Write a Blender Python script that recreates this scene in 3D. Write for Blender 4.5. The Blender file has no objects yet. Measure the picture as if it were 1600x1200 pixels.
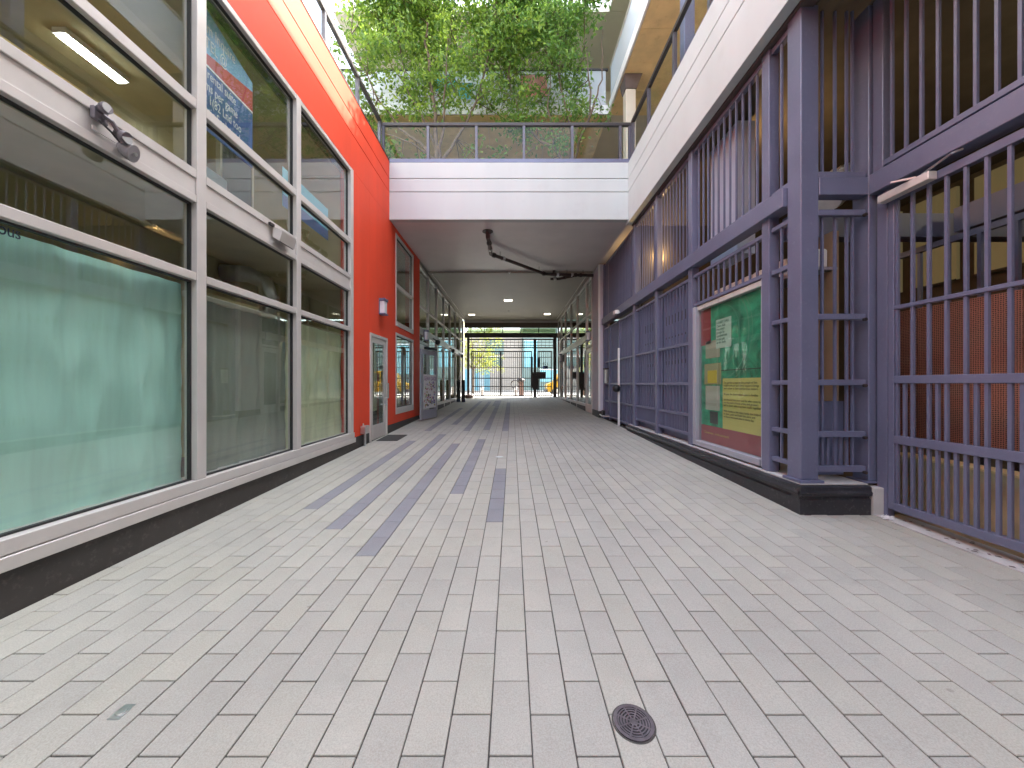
import bpy, math, random
from mathutils import Vector, Matrix
random.seed(7)
R = math.radians
sc = bpy.context.scene
C = sc.collection

# ------------------------------------------------------------------ camera, sky, sun, exposure
EYE = 1.325
cam_d = bpy.data.cameras.new('camera'); cam = bpy.data.objects.new('camera', cam_d); C.objects.link(cam)
cam.location = (0, 0, EYE); cam.rotation_euler = (R(90), 0, 0)
cam_d.sensor_width = 36; cam_d.lens = 570/1600*36; cam_d.clip_start = .05; cam_d.clip_end = 800
sc.camera = cam
SUN_EL = R(48); SUN_DIR = Vector((.90*math.cos(SUN_EL), .436*math.cos(SUN_EL), math.sin(SUN_EL)))
w = bpy.data.worlds.new('World'); sc.world = w; w.use_nodes = True
nt = w.node_tree; bg = nt.nodes['Background']
sky = nt.nodes.new('ShaderNodeTexSky'); sky.sky_type = 'NISHITA'; sky.sun_disc = False
sky.sun_elevation = SUN_EL; sky.sun_rotation = math.atan2(SUN_DIR.x, SUN_DIR.y)
sky.air_density = 1.0; sky.dust_density = 3.0; sky.ozone_density = 2.5
hs = nt.nodes.new('ShaderNodeHueSaturation'); hs.inputs['Saturation'].default_value = .52
nt.links.new(sky.outputs[0], hs.inputs['Color'])
nt.links.new(hs.outputs[0], bg.inputs['Color']); bg.inputs['Strength'].default_value = .15
sun_d = bpy.data.lights.new('sun', 'SUN'); sun_d.energy = 2.0; sun_d.angle = R(.53); sun_d.color = (1, .95, .86)
sun = bpy.data.objects.new('sun', sun_d); C.objects.link(sun)
sun.rotation_euler = SUN_DIR.to_track_quat('Z', 'Y').to_euler(); sun.location = (12, 6, 20)
sc.view_settings.view_transform = 'Standard'; sc.view_settings.look = 'None'; sc.view_settings.gamma = 1
sc.view_settings.use_curve_mapping = False
sc.view_settings.exposure = 3.62
sc.render.engine = 'CYCLES'
sc.cycles.use_denoising = True
sc.cycles.max_bounces = 14; sc.cycles.transparent_max_bounces = 24
sc.cycles.diffuse_bounces = 6; sc.cycles.glossy_bounces = 5
sc.cycles.sample_clamp_indirect = 8
sc.cycles.caustics_reflective = False; sc.cycles.caustics_refractive = False

# ------------------------------------------------------------------ materials
def lin(c):
    return tuple((x/12.92 if x <= .04045 else ((x+.055)/1.055)**2.4) for x in c)

def mat(name, col, rough=.6, metal=0, var=.08, scale=3.0, bump=.0, bscale=60, dirt=None, spec=.5, streak=False):
    m = bpy.data.materials.new(name); m.use_nodes = True
    t = m.node_tree; b = t.nodes['Principled BSDF']
    b.inputs['Roughness'].default_value = rough; b.inputs['Metallic'].default_value = metal
    b.inputs['Specular IOR Level'].default_value = spec
    tc = t.nodes.new('ShaderNodeTexCoord')
    mp = t.nodes.new('ShaderNodeMapping'); t.links.new(tc.outputs['Object'], mp.inputs[0])
    if streak: mp.inputs['Scale'].default_value = (1, 1, .12)
    n = t.nodes.new('ShaderNodeTexNoise'); n.inputs['Scale'].default_value = scale; n.inputs['Detail'].default_value = 6
    t.links.new(mp.outputs[0], n.inputs['Vector'])
    mr = t.nodes.new('ShaderNodeMapRange'); mr.inputs[1].default_value = .3; mr.inputs[2].default_value = .7
    mr.inputs[3].default_value = 1-var; mr.inputs[4].default_value = 1+var
    t.links.new(n.outputs[0], mr.inputs[0])
    mx = t.nodes.new('ShaderNodeMix'); mx.data_type = 'RGBA'; mx.blend_type = 'MULTIPLY'; mx.inputs[0].default_value = 1
    mx.inputs[6].default_value = (*col, 1); t.links.new(mr.outputs[0], mx.inputs[7])
    out = mx.outputs[2]
    if dirt:
        n2 = t.nodes.new('ShaderNodeTexNoise'); n2.inputs['Scale'].default_value = dirt[2]; n2.inputs['Detail'].default_value = 8
        n2.inputs['Roughness'].default_value = .7
        t.links.new(tc.outputs['Object'], n2.inputs['Vector'])
        cr = t.nodes.new('ShaderNodeMapRange'); cr.inputs[1].default_value = .55; cr.inputs[2].default_value = .75
        cr.inputs[3].default_value = 0; cr.inputs[4].default_value = dirt[1]
        t.links.new(n2.outputs[0], cr.inputs[0])
        m2 = t.nodes.new('ShaderNodeMix'); m2.data_type = 'RGBA'; m2.inputs[7].default_value = (*dirt[0], 1)
        t.links.new(cr.outputs[0], m2.inputs[0]); t.links.new(out, m2.inputs[6]); out = m2.outputs[2]
    t.links.new(out, b.inputs['Base Color'])
    r2 = t.nodes.new('ShaderNodeMapRange'); r2.inputs[3].default_value = max(.03, rough-.08); r2.inputs[4].default_value = min(1, rough+.08)
    t.links.new(n.outputs[0], r2.inputs[0]); t.links.new(r2.outputs[0], b.inputs['Roughness'])
    if bump:
        n3 = t.nodes.new('ShaderNodeTexNoise'); n3.inputs['Scale'].default_value = bscale; n3.inputs['Detail'].default_value = 4
        t.links.new(tc.outputs['Object'], n3.inputs['Vector'])
        bp = t.nodes.new('ShaderNodeBump'); bp.inputs['Strength'].default_value = bump; bp.inputs['Distance'].default_value = .004
        t.links.new(n3.outputs[0], bp.inputs['Height']); t.links.new(bp.outputs[0], b.inputs['Normal'])
    return m

def glass(name, tint=(.9, .95, .93), base=.05, grow=.9, wob=.0, haze=0, hazecol=(.8, .8, .8)):
    m = bpy.data.materials.new(name); m.use_nodes = True
    t = m.node_tree; t.nodes.clear()
    o = t.nodes.new('ShaderNodeOutputMaterial'); tr = t.nodes.new('ShaderNodeBsdfTransparent'); tr.inputs[0].default_value = (*tint, 1)
    g = t.nodes.new('ShaderNodeBsdfGlossy'); g.inputs['Roughness'].default_value = .015; g.inputs['Color'].default_value = (1, 1, 1, 1)
    lw = t.nodes.new('ShaderNodeLayerWeight'); lw.inputs[0].default_value = .5
    p = t.nodes.new('ShaderNodeMath'); p.operation = 'POWER'; p.inputs[1].default_value = 4.5; t.links.new(lw.outputs['Facing'], p.inputs[0])
    ma = t.nodes.new('ShaderNodeMath'); ma.operation = 'MULTIPLY_ADD'; ma.inputs[1].default_value = grow; ma.inputs[2].default_value = base
    t.links.new(p.outputs[0], ma.inputs[0])
    mx = t.nodes.new('ShaderNodeMixShader'); t.links.new(ma.outputs[0], mx.inputs[0]); t.links.new(tr.outputs[0], mx.inputs[1]); t.links.new(g.outputs[0], mx.inputs[2])
    res = mx.outputs[0]
    if wob:
        tc = t.nodes.new('ShaderNodeTexCoord')
        n = t.nodes.new('ShaderNodeTexNoise'); n.inputs['Scale'].default_value = 1.3; n.inputs['Detail'].default_value = 1; t.links.new(tc.outputs['Object'], n.inputs['Vector'])
        bp = t.nodes.new('ShaderNodeBump'); bp.inputs['Strength'].default_value = wob; bp.inputs['Distance'].default_value = .01
        t.links.new(n.outputs[0], bp.inputs['Height']); t.links.new(bp.outputs[0], g.inputs['Normal'])
    if haze:
        d = t.nodes.new('ShaderNodeBsdfDiffuse'); d.inputs[0].default_value = (*hazecol, 1)
        m3 = t.nodes.new('ShaderNodeMixShader'); m3.inputs[0].default_value = haze
        t.links.new(res, m3.inputs[1]); t.links.new(d.outputs[0], m3.inputs[2]); res = m3.outputs[0]
    t.links.new(res, o.inputs[0])
    return m

def emis(name, col, s):
    m = bpy.data.materials.new(name); m.use_nodes = True; b = m.node_tree.nodes['Principled BSDF']
    b.inputs['Base Color'].default_value = (*col, 1); b.inputs['Emission Color'].default_value = (*col, 1); b.inputs['Emission Strength'].default_value = s
    return m

def cloth(name, col, trans=.35):
    m = bpy.data.materials.new(name); m.use_nodes = True; t = m.node_tree; t.nodes.clear()
    o = t.nodes.new('ShaderNodeOutputMaterial'); d = t.nodes.new('ShaderNodeBsdfDiffuse'); tl = t.nodes.new('ShaderNodeBsdfTranslucent')
    tc = t.nodes.new('ShaderNodeTexCoord'); mp = t.nodes.new('ShaderNodeMapping'); mp.inputs['Scale'].default_value = (1, 6, .5)
    n = t.nodes.new('ShaderNodeTexNoise'); n.inputs['Scale'].default_value = 2.2; n.inputs['Detail'].default_value = 7
    t.links.new(tc.outputs['Object'], mp.inputs[0]); t.links.new(mp.outputs[0], n.inputs['Vector'])
    cr = t.nodes.new('ShaderNodeValToRGB'); cr.color_ramp.elements[0].position = .3; cr.color_ramp.elements[1].position = .75
    cr.color_ramp.elements[0].color = (*[c*.9 for c in col], 1); cr.color_ramp.elements[1].color = (*[min(1, c*1.06) for c in col], 1)
    t.links.new(n.outputs[0], cr.inputs[0])
    for s in (d, tl): t.links.new(cr.outputs[0], s.inputs[0])
    mx = t.nodes.new('ShaderNodeMixShader'); mx.inputs[0].default_value = trans
    t.links.new(d.outputs[0], mx.inputs[1]); t.links.new(tl.outputs[0], mx.inputs[2]); t.links.new(mx.outputs[0], o.inputs[0])
    return m

def paver_mat(name, col, var):
    m = mat(name, col, .8, 0, .05, 2.0, .35, 260)
    t = m.node_tree; b = t.nodes['Principled BSDF']
    src = b.inputs['Base Color'].links[0].from_socket
    ge = t.nodes.new('ShaderNodeNewGeometry'); oi = t.nodes.new('ShaderNodeObjectInfo')
    ad = t.nodes.new('ShaderNodeMath'); t.links.new(ge.outputs['Random Per Island'], ad.inputs[0]); t.links.new(oi.outputs['Random'], ad.inputs[1])
    fr = t.nodes.new('ShaderNodeMath'); fr.operation = 'FRACT'; t.links.new(ad.outputs[0], fr.inputs[0])
    cr = t.nodes.new('ShaderNodeValToRGB'); e = cr.color_ramp.elements
    e[0].color = (1-var, 1-var, 1-var*.85, 1); e[1].color = (1+var, 1+var*.97, 1+var*.85, 1)
    k = cr.color_ramp.elements.new(.5); k.color = (1, 1, 1, 1)
    k = cr.color_ramp.elements.new(.8); k.color = (1.0, .998, .965, 1)
    t.links.new(fr.outputs[0], cr.inputs[0])
    mx = t.nodes.new('ShaderNodeMix'); mx.data_type = 'RGBA'; mx.blend_type = 'MULTIPLY'; mx.inputs[0].default_value = 1
    t.links.new(src, mx.inputs[6]); t.links.new(cr.outputs[0], mx.inputs[7])
    # worn traffic film and specks in world space
    n = t.nodes.new('ShaderNodeTexNoise'); n.inputs['Scale'].default_value = .9; n.inputs['Detail'].default_value = 9; n.inputs['Roughness'].default_value = .65
    t.links.new(ge.outputs['Position'], n.inputs['Vector'])
    mr = t.nodes.new('ShaderNodeMapRange'); mr.inputs[1].default_value = .35; mr.inputs[2].default_value = .7; mr.inputs[3].default_value = .9; mr.inputs[4].default_value = 1.07
    t.links.new(n.outputs[0], mr.inputs[0])
    s = t.nodes.new('ShaderNodeTexNoise'); s.inputs['Scale'].default_value = 190; s.inputs['Detail'].default_value = 3
    t.links.new(ge.outputs['Position'], s.inputs['Vector'])
    sr = t.nodes.new('ShaderNodeMapRange'); sr.inputs[1].default_value = .3; sr.inputs[2].default_value = .7; sr.inputs[3].default_value = .86; sr.inputs[4].default_value = 1.12
    t.links.new(s.outputs[0], sr.inputs[0])
    mm = t.nodes.new('ShaderNodeMath'); mm.operation = 'MULTIPLY'; t.links.new(mr.outputs[0], mm.inputs[0]); t.links.new(sr.outputs[0], mm.inputs[1])
    m2 = t.nodes.new('ShaderNodeMix'); m2.data_type = 'RGBA'; m2.blend_type = 'MULTIPLY'; m2.inputs[0].default_value = 1
    t.links.new(mx.outputs[2], m2.inputs[6]); t.links.new(mm.outputs[0], m2.inputs[7])
    vo = t.nodes.new('ShaderNodeTexVoronoi'); vo.inputs['Scale'].default_value = 2.6; t.links.new(ge.outputs['Position'], vo.inputs['Vector'])
    nz = t.nodes.new('ShaderNodeTexNoise'); nz.inputs['Scale'].default_value = 45; t.links.new(ge.outputs['Position'], nz.inputs['Vector'])
    sb_ = t.nodes.new('ShaderNodeMath'); sb_.operation = 'MULTIPLY_ADD'; sb_.inputs[1].default_value = .05; t.links.new(nz.outputs[0], sb_.inputs[0]); t.links.new(vo.outputs['Distance'], sb_.inputs[2])
    g1 = t.nodes.new('ShaderNodeMapRange'); g1.inputs[1].default_value = .045; g1.inputs[2].default_value = .062; g1.inputs[3].default_value = .74; g1.inputs[4].default_value = 1
    t.links.new(sb_.outputs[0], g1.inputs[0])
    n4 = t.nodes.new('ShaderNodeTexNoise'); n4.inputs['Scale'].default_value = 2.3; n4.inputs['Detail'].default_value = 12; n4.inputs['Roughness'].default_value = .75
    t.links.new(ge.outputs['Position'], n4.inputs['Vector'])
    g2 = t.nodes.new('ShaderNodeMapRange'); g2.inputs[1].default_value = .56; g2.inputs[2].default_value = .74; g2.inputs[3].default_value = 1; g2.inputs[4].default_value = .84
    t.links.new(n4.outputs[0], g2.inputs[0])
    gm = t.nodes.new('ShaderNodeMath'); gm.operation = 'MULTIPLY'; t.links.new(g1.outputs[0], gm.inputs[0]); t.links.new(g2.outputs[0], gm.inputs[1])
    m5 = t.nodes.new('ShaderNodeMix'); m5.data_type = 'RGBA'; m5.blend_type = 'MULTIPLY'; m5.inputs[0].default_value = 1
    t.links.new(m2.outputs[2], m5.inputs[6]); t.links.new(gm.outputs[0], m5.inputs[7])
    t.links.new(m5.outputs[2], b.inputs['Base Color'])
    return m

M = {}
M['paver'] = paver_mat('pale_paver', (.42, .407, .35), .05)
M['paver_dark'] = paver_mat('slate_paver', (.255, .255, .268), .06)
M['bed'] = mat('joint_sand', (.07, .064, .056), .95, var=.2, scale=12)
M['red'] = mat('red_render', (.81, .078, .034), .6, var=.09, scale=1.6, bump=.12, bscale=120, streak=True, spec=.22, dirt=((.62, .09, .05), .4, 5))
M['silver'] = mat('anodised_frame', (.64, .60, .57), .38, .2, var=.04, scale=5)
M['gasket'] = mat('black_gasket', (.03, .03, .03), .6)
M['plinth'] = mat('dark_plinth', (.048, .042, .039), .55, var=.25, scale=3, bump=.15, bscale=30, dirt=((.22, .2, .18), .35, 22))
M['plinth2'] = mat('black_stone', (.026, .026, .032), .4, var=.3, scale=4, bump=.1, bscale=30, dirt=((.3, .28, .26), .35, 30))
M['purple'] = mat('purple_steel', (.15, .16, .248), .34, .1, var=.09, scale=2.5, bump=.08, bscale=35, dirt=((.27, .28, .35), .35, 24))
M['purple_d'] = mat('purple_sheet', (.142, .158, .255), .5, .1, var=.06, scale=2)
M['rail'] = mat('grey_rail', (.10, .095, .115), .4, .2)
M['fascia'] = mat('pale_fascia', (.515, .55, .545), .55, var=.045, scale=1.6, streak=True, dirt=((.36, .37, .36), .22, 3))
M['groove'] = mat('shadow_gap', (.05, .045, .045), .9)
M['brown'] = mat('brown_flashing', (.1, .075, .07), .5)
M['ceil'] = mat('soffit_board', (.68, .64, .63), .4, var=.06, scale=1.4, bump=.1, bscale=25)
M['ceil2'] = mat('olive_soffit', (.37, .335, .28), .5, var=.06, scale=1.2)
M['concrete'] = mat('concrete', (.5, .49, .47), .85, var=.12, scale=5, bump=.3, bscale=40, dirt=((.16, .14, .12), .6, 9))
M['white'] = mat('white_paint', (.78, .78, .77), .45, var=.03)
M['cream'] = mat('cream_paint', (.55, .5, .41), .6, var=.04)
M['wood'] = mat('plywood', (.74, .55, .27), .55, var=.12, scale=3, streak=False, dirt=((.35, .2, .08), .4, 5))
M['black'] = mat('black_metal', (.02, .02, .022), .45)
M['darksteel'] = mat('brown_black_steel', (.035, .026, .024), .5)
M['pipe'] = mat('brown_pipe', (.055, .035, .03), .45)
M['steel'] = mat('stainless', (.6, .6, .6), .3, .9)
M['galv'] = mat('galvanised', (.6, .62, .62), .33, .85, var=.12, scale=9)
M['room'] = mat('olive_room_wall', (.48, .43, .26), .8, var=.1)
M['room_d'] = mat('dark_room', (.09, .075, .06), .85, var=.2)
M['room_y'] = mat('yellow_beam', (.5, .44, .22), .7, var=.08)
M['terra'] = mat('perforated_terracotta', (.36, .155, .11), .6, var=.25, scale=1.5, dirt=((.42, .27, .21), .6, 2.5))
M['bark'] = mat('bark', (.13, .09, .06), .85, var=.3, scale=12, bump=.4, bscale=40)
M['lamp_glass'] = mat('frosted_lamp', (.75, .76, .8), .3)
M['poster_white'] = mat('printed_paper', (.7, .7, .7), .5)
M['glass'] = glass('window_glass', (.96, .99, .98), .085, .9, wob=.08)
M['glass_dark'] = glass('tinted_glass', (.72, .78, .74), .09, .9, wob=.06)
M['glass_guard'] = glass('guard_glass', (.97, .99, .98), .01, .12)
M['glass_skyhaze'] = glass('sky_haze_guard', (.9, .93, .95), .04, .6, haze=.6, hazecol=(.8, .84, .9))  # pale blue haze paints the reflected sky into the gallery guard glass
M['led'] = emis('lamp_lens', (1, .9, .72), 1.2)
M['tube'] = emis('fluorescent_lens', (1, 1, .9), 2.6)
M['bulb'] = emis('warm_bulb', (1, .62, .22), 1.2)

def holes(m, s=90, thr=.3, dark=.03):
    t = m.node_tree; b = t.nodes['Principled BSDF']; src = b.inputs['Base Color'].links[0].from_socket
    ge = t.nodes.new('ShaderNodeTexCoord')
    v = t.nodes.new('ShaderNodeTexVoronoi'); v.inputs['Scale'].default_value = s; v.inputs['Randomness'].default_value = .12
    t.links.new(ge.outputs['Object'], v.inputs['Vector'])
    lt = t.nodes.new('ShaderNodeMath'); lt.operation = 'LESS_THAN'; lt.inputs[1].default_value = thr; t.links.new(v.outputs['Distance'], lt.inputs[0])
    mx = t.nodes.new('ShaderNodeMix'); mx.data_type = 'RGBA'; mx.inputs[7].default_value = (dark, dark*.6, dark*.5, 1)
    t.links.new(lt.outputs[0], mx.inputs[0]); t.links.new(src, mx.inputs[6]); t.links.new(mx.outputs[2], b.inputs['Base Color'])
holes(M['terra'], 62, .34, .04)

_plain = {}
def plain(r, g, b, rough=.6):
    k = (r, g, b, rough)
    if k not in _plain:
        _plain[k] = mat('paint', (r, g, b), rough, var=.05)
    return _plain[k]

# ------------------------------------------------------------------ mesh helpers
class MB:
    def __init__(s): s.v = []; s.f = []
    def box(s, x0, x1, y0, y1, z0, z1, ch=0):
        if x0 > x1: x0, x1 = x1, x0
        if y0 > y1: y0, y1 = y1, y0
        if z0 > z1: z0, z1 = z1, z0
        n = len(s.v)
        if not ch:
            s.v += [(x, y, z) for x in (x0, x1) for y in (y0, y1) for z in (z0, z1)]
            s.f += [tuple(n+i for i in q) for q in ((0, 1, 3, 2), (4, 6, 7, 5), (0, 4, 5, 1), (2, 3, 7, 6), (0, 2, 6, 4), (1, 5, 7, 3))]
            return s
        c = min(ch, (x1-x0)*.45, (y1-y0)*.45, (z1-z0)*.45)
        idx = {}
        P = ((x0, x1), (y0, y1), (z0, z1))
        for ix in (0, 1):
            for iy in (0, 1):
                for iz in (0, 1):
                    s3 = (ix, iy, iz); base = [P[a][s3[a]] for a in range(3)]
                    inn = [base[a] + (c if s3[a] == 0 else -c) for a in range(3)]
                    for a in range(3):   # vertex lying on the face of axis a
                        q = list(inn); q[a] = base[a]
                        idx[(s3, a)] = len(s.v); s.v.append(tuple(q))
        def add(l):
            s.f.append(tuple(l))
        for a in range(3):
            b, d = (a+1) % 3, (a+2) % 3
            for side in (0, 1):
                l = []
                for (p, q) in ((0, 0), (1, 0), (1, 1), (0, 1)):
                    k = [0, 0, 0]; k[a] = side; k[b] = p; k[d] = q; l.append(idx[(tuple(k), a)])
                add(l if side else l[::-1])
        for a in range(3):   # edge chamfers running along a
            b, d = (a+1) % 3, (a+2) % 3
            for p in (0, 1):
                for q in (0, 1):
                    k0 = [0, 0, 0]; k0[b] = p; k0[d] = q; k1 = list(k0); k1[a] = 1
                    l = [idx[(tuple(k0), b)], idx[(tuple(k1), b)], idx[(tuple(k1), d)], idx[(tuple(k0), d)]]
                    add(l if (p ^ q) == 0 else l[::-1])
        for ix in (0, 1):
            for iy in (0, 1):
                for iz in (0, 1):
                    l = [idx[((ix, iy, iz), a)] for a in range(3)]
                    add(l if (ix+iy+iz) % 2 == 1 else l[::-1])
        return s
    def cyl(s, p0, p1, r, r1=None, n=12, cap=True):
        p0 = Vector(p0); p1 = Vector(p1); r1 = r if r1 is None else r1
        d = (p1-p0); z = d.normalized() if d.length else Vector((0, 0, 1))
        x = z.orthogonal().normalized(); y = z.cross(x); b = len(s.v)
        for i in range(n):
            a = 2*math.pi*i/n; o = x*math.cos(a)+y*math.sin(a)
            s.v.append(tuple(p0+o*r)); s.v.append(tuple(p1+o*r1))
        for i in range(n):
            j = (i+1) % n; s.f.append((b+2*i, b+2*j, b+2*j+1, b+2*i+1))
        if cap:
            s.f.append(tuple(b+2*i for i in range(n))[::-1]); s.f.append(tuple(b+2*i+1 for i in range(n)))
        return s
    def tube(s, pts, rs, n=8):
        pts = [Vector(p) for p in pts]; b = len(s.v); m = len(pts)
        if not isinstance(rs, (list, tuple)): rs = [rs]*m
        up = None
        for i, p in enumerate(pts):
            d = (pts[min(i+1, m-1)]-pts[max(i-1, 0)]).normalized()
            x = d.orthogonal().normalized() if up is None else (up - d*up.dot(d)).normalized()
            up = x; y = d.cross(x)
            for k in range(n):
                a = 2*math.pi*k/n; s.v.append(tuple(p+(x*math.cos(a)+y*math.sin(a))*rs[i]))
        for i in range(m-1):
            for k in range(n):
                j = (k+1) % n; s.f.append((b+i*n+k, b+i*n+j, b+(i+1)*n+j, b+(i+1)*n+k))
        s.f.append(tuple(b+k for k in range(n))[::-1]); s.f.append(tuple(b+(m-1)*n+k for k in range(n)))
        return s
    def quad(s, a, b, c, d):
        n = len(s.v); s.v += [tuple(a), tuple(b), tuple(c), tuple(d)]; s.f.append((n, n+1, n+2, n+3)); return s
    def poly(s, pts, axis, t0, t1):
        """extruded outline; pts in the two other axes"""
        b = len(s.v); n = len(pts)
        for t in (t0, t1):
            for p in pts:
                q = list(p); q.insert(axis, t); s.v.append(tuple(q))
        for i in range(n):
            j = (i+1) % n; s.f.append((b+i, b+j, b+n+j, b+n+i))
        s.f.append(tuple(range(b, b+n))[::-1]); s.f.append(tuple(range(b+n, b+2*n)))
        return s
    def lathe(s, prof, c, n=20):
        b = len(s.v)
        for (r, z) in prof:
            for k in range(n):
                a = 2*math.pi*k/n; s.v.append((c[0]+r*math.cos(a), c[1]+r*math.sin(a), c[2]+z))
        for i in range(len(prof)-1):
            for k in range(n):
                j = (k+1) % n; s.f.append((b+i*n+k, b+i*n+j, b+(i+1)*n+j, b+(i+1)*n+k))
        s.f.append(tuple(b+k for k in range(n))[::-1]); s.f.append(tuple(b+(len(prof)-1)*n+k for k in range(n)))
        return s

def wloc(o):
    v = Vector((0, 0, 0))
    while o is not None: v += o.location; o = o.parent
    return v

def build(name, mb, m, parent=None, label=None, cat=None, group=None, kind=None, smooth=False, slope=False):
    off = wloc(parent) if parent else Vector((0, 0, 0))
    me = bpy.data.meshes.new(name)
    vs = [(x-off.x, y-off.y, z-off.z) for x, y, z in mb.v]
    me.from_pydata(vs, [], mb.f); me.materials.append(m); me.update()
    import bmesh
    b = bmesh.new(); b.from_mesh(me); bmesh.ops.recalc_face_normals(b, faces=b.faces); b.to_mesh(me); b.free()
    if smooth:
        for p in me.polygons: p.use_smooth = True
    o = bpy.data.objects.new(name, me); C.objects.link(o)
    if parent: o.parent = parent
    tag(o, label, cat, group, kind)
    return o

def tag(o, label=None, cat=None, group=None, kind=None):
    if label: o['label'] = label
    if cat: o['category'] = cat
    if group: o['group'] = group
    if kind: o['kind'] = kind

def thing(name, label, cat, loc=(0, 0, 0), group=None):
    o = bpy.data.objects.new(name, None); o.empty_display_size = .2; C.objects.link(o); o.location = loc
    tag(o, label, cat, group); return o

def B(*a, ch=0): return MB().box(*a, ch=ch)

def repeat(name, mb, m, parent, locs):
    """one mesh shared by alike pieces placed at world positions"""
    me = None; out = []
    off = wloc(parent)
    for l in locs:
        if me is None:
            me = bpy.data.meshes.new(name); me.from_pydata(mb.v, [], mb.f); me.materials.append(m); me.update()
            import bmesh
            b = bmesh.new(); b.from_mesh(me); bmesh.ops.recalc_face_normals(b, faces=b.faces); b.to_mesh(me); b.free()
        o = bpy.data.objects.new(name, me); C.objects.link(o); o.parent = parent
        o.location = Vector(l)-off; out.append(o)
    return out

def text(name, body, size, loc, face, m, parent, align='LEFT', rot=0, width=1.0):
    cu = bpy.data.curves.new(name, 'FONT'); cu.body = body; cu.size = size; cu.extrude = .0008; cu.align_x = align
    cu.resolution_u = 3; cu.space_line = .95
    t = bpy.data.objects.new('tmp', cu); C.objects.link(t)
    me = bpy.data.meshes.new_from_object(t); bpy.data.objects.remove(t); me.materials.append(m)
    mt = {'+x': Matrix(((0, 0, 1), (1, 0, 0), (0, 1, 0))), '-x': Matrix(((0, 0, -1), (-1, 0, 0), (0, 1, 0))), '-y': Matrix(((1, 0, 0), (0, 0, -1), (0, 1, 0)))}[face]
    me.transform(Matrix.Scale(width, 4, (1, 0, 0))); me.transform(Matrix.Rotation(rot, 4, 'Z')); me.transform(mt.to_4x4())
    o = bpy.data.objects.new(name, me); C.objects.link(o); o.parent = parent; o.location = Vector(loc)-wloc(parent)
    return o

G = 15/570                                  # the alley rises gently away from the courtyard
def zf(y): return G*y
XL, XR = -2.775, 2.78

# ------------------------------------------------------------------ ground and paving
mb = MB()
def sheet(mb, x0, x1, y0, y1, dz, th=.2):
    n = len(mb.v)
    for x in (x0, x1):
        for y in (y0, y1):
            mb.v += [(x, y, zf(y)+dz-th), (x, y, zf(y)+dz)]
    mb.f += [tuple(n+i for i in q) for q in ((0, 1, 3, 2), (4, 6, 7, 5), (0, 4, 5, 1), (2, 3, 7, 6), (0, 2, 6, 4), (1, 5, 7, 3))]
sheet(mb, -2.95, 3.62, -12, 21.6, -.007)
paving = build('paving', mb, M['bed'], kind='structure')
PW, PL = .1526, .3096
X0 = .0715; Y0 = 1.577
dark_cols = {-8: (2.655, 7.03), -5: (4.017, 7.28), -2: (3.27, 5.03), -11: (3.364, 8.0), -14: (3.82, 7.15)}
dark_far = {-2: (8.68, 17.2), -5: (8.9, 18.5), -8: (8.62, 17.6), -11: (9.66, 18.0), -14: (8.7, 14.4), -6: (15.5, 18.5)}
cells = []
for k in range(-20, 23):
    xa = X0+k*PW; xb = xa+PW
    off = 0 if k % 2 else .5
    for j in range(-14, 64):
        ya = Y0+(j+off)*PL; yb = ya+PL
        xlim_r = 3.40 if ya < 3.40 else 2.76
        if xlim_r > 3 and yb > 3.46 and xb > 2.74: yb = 3.46
        x0 = max(xa, XL+.005); x1 = min(xb, xlim_r)
        if x1-x0 < .02 or yb > 21.4 or ya < -2.6: continue
        yc = (ya+yb)/2; dk = False
        for D in (dark_cols, dark_far):
            if k in D and D[k][0]-.1 < yc < D[k][1]+.1: dk = True
        full = (x1-x0) > PW-.001 and yb-ya > PL-.001
        px = (x0+x1)/2/max(yc, .01)*570
        vis = yc > 1.05 and abs(px) < 830
        cells.append((x0, x1, ya, yb, dk, full, vis))
jit = .0026
solo = sorted([c for c in cells if c[6] and c[5]], key=lambda c: c[2])[:296]
solo_set = set(solo)
me_cache = {}
ang = math.atan(G)
for c in solo:
    key = c[4]
    if key not in me_cache:
        m_ = MB().box(-PW/2+jit, PW/2-jit, -PL/2+jit, PL/2-jit, -.03, 0, ch=.0022)
        me = bpy.data.meshes.new('paver'); me.from_pydata(m_.v, [], m_.f); me.materials.append(M['paver_dark' if key else 'paver']); me.update()
        me_cache[key] = me
    o = bpy.data.objects.new('paver', me_cache[key]); C.objects.link(o); o.parent = paving
    yc = (c[2]+c[3])/2
    o.location = ((c[0]+c[1])/2+random.uniform(-.0006, .0006), yc+random.uniform(-.0008, .0008), zf(yc)+random.uniform(-.0009, .0009)); o.rotation_euler = (ang, 0, random.uniform(-.0012, .0012))
for dk in (False, True):
    mb = MB()
    for c in cells:
        if c in solo_set or c[4] != dk: continue
        n = len(mb.v); h = random.uniform(-.0009, .0009)
        mb.box(c[0]+jit, c[1]-jit, c[2]+jit, c[3]-jit, -.03, h, ch=.0022 if c[2] < 9 else 0)
        for i in range(n, len(mb.v)):
            x, y, z = mb.v[i]; mb.v[i] = (x, y, z+zf(y))
    build('slate_pavers' if dk else 'pale_pavers', mb, M['paver_dark' if dk else 'paver'], paving, kind='stuff')

# street beyond the gate
mb = MB(); mb.box(-400, 400, 21.6, 27.5, .3, .57); build('pavement', mb, mat('street_concrete', (.30, .29, .26), .85, var=.08, scale=2), kind='structure')
mb = MB(); mb.box(-400, 400, 27.5, 40, .2, .44); build('road', mb, mat('asphalt', (.12, .12, .115), .9, var=.15, scale=3), kind='structure')
mb = MB(); mb.box(-400, 400, 40, 60, .3, .57); build('far_pavement', mb, mat('far_concrete', (.24, .23, .21), .85, var=.08, scale=2), kind='structure')
mb = MB(); mb.box(-600, 600, -600, 600, -.6, -.45); build('ground', mb, mat('soil', (.2, .18, .15), .95), kind='structure')

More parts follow.
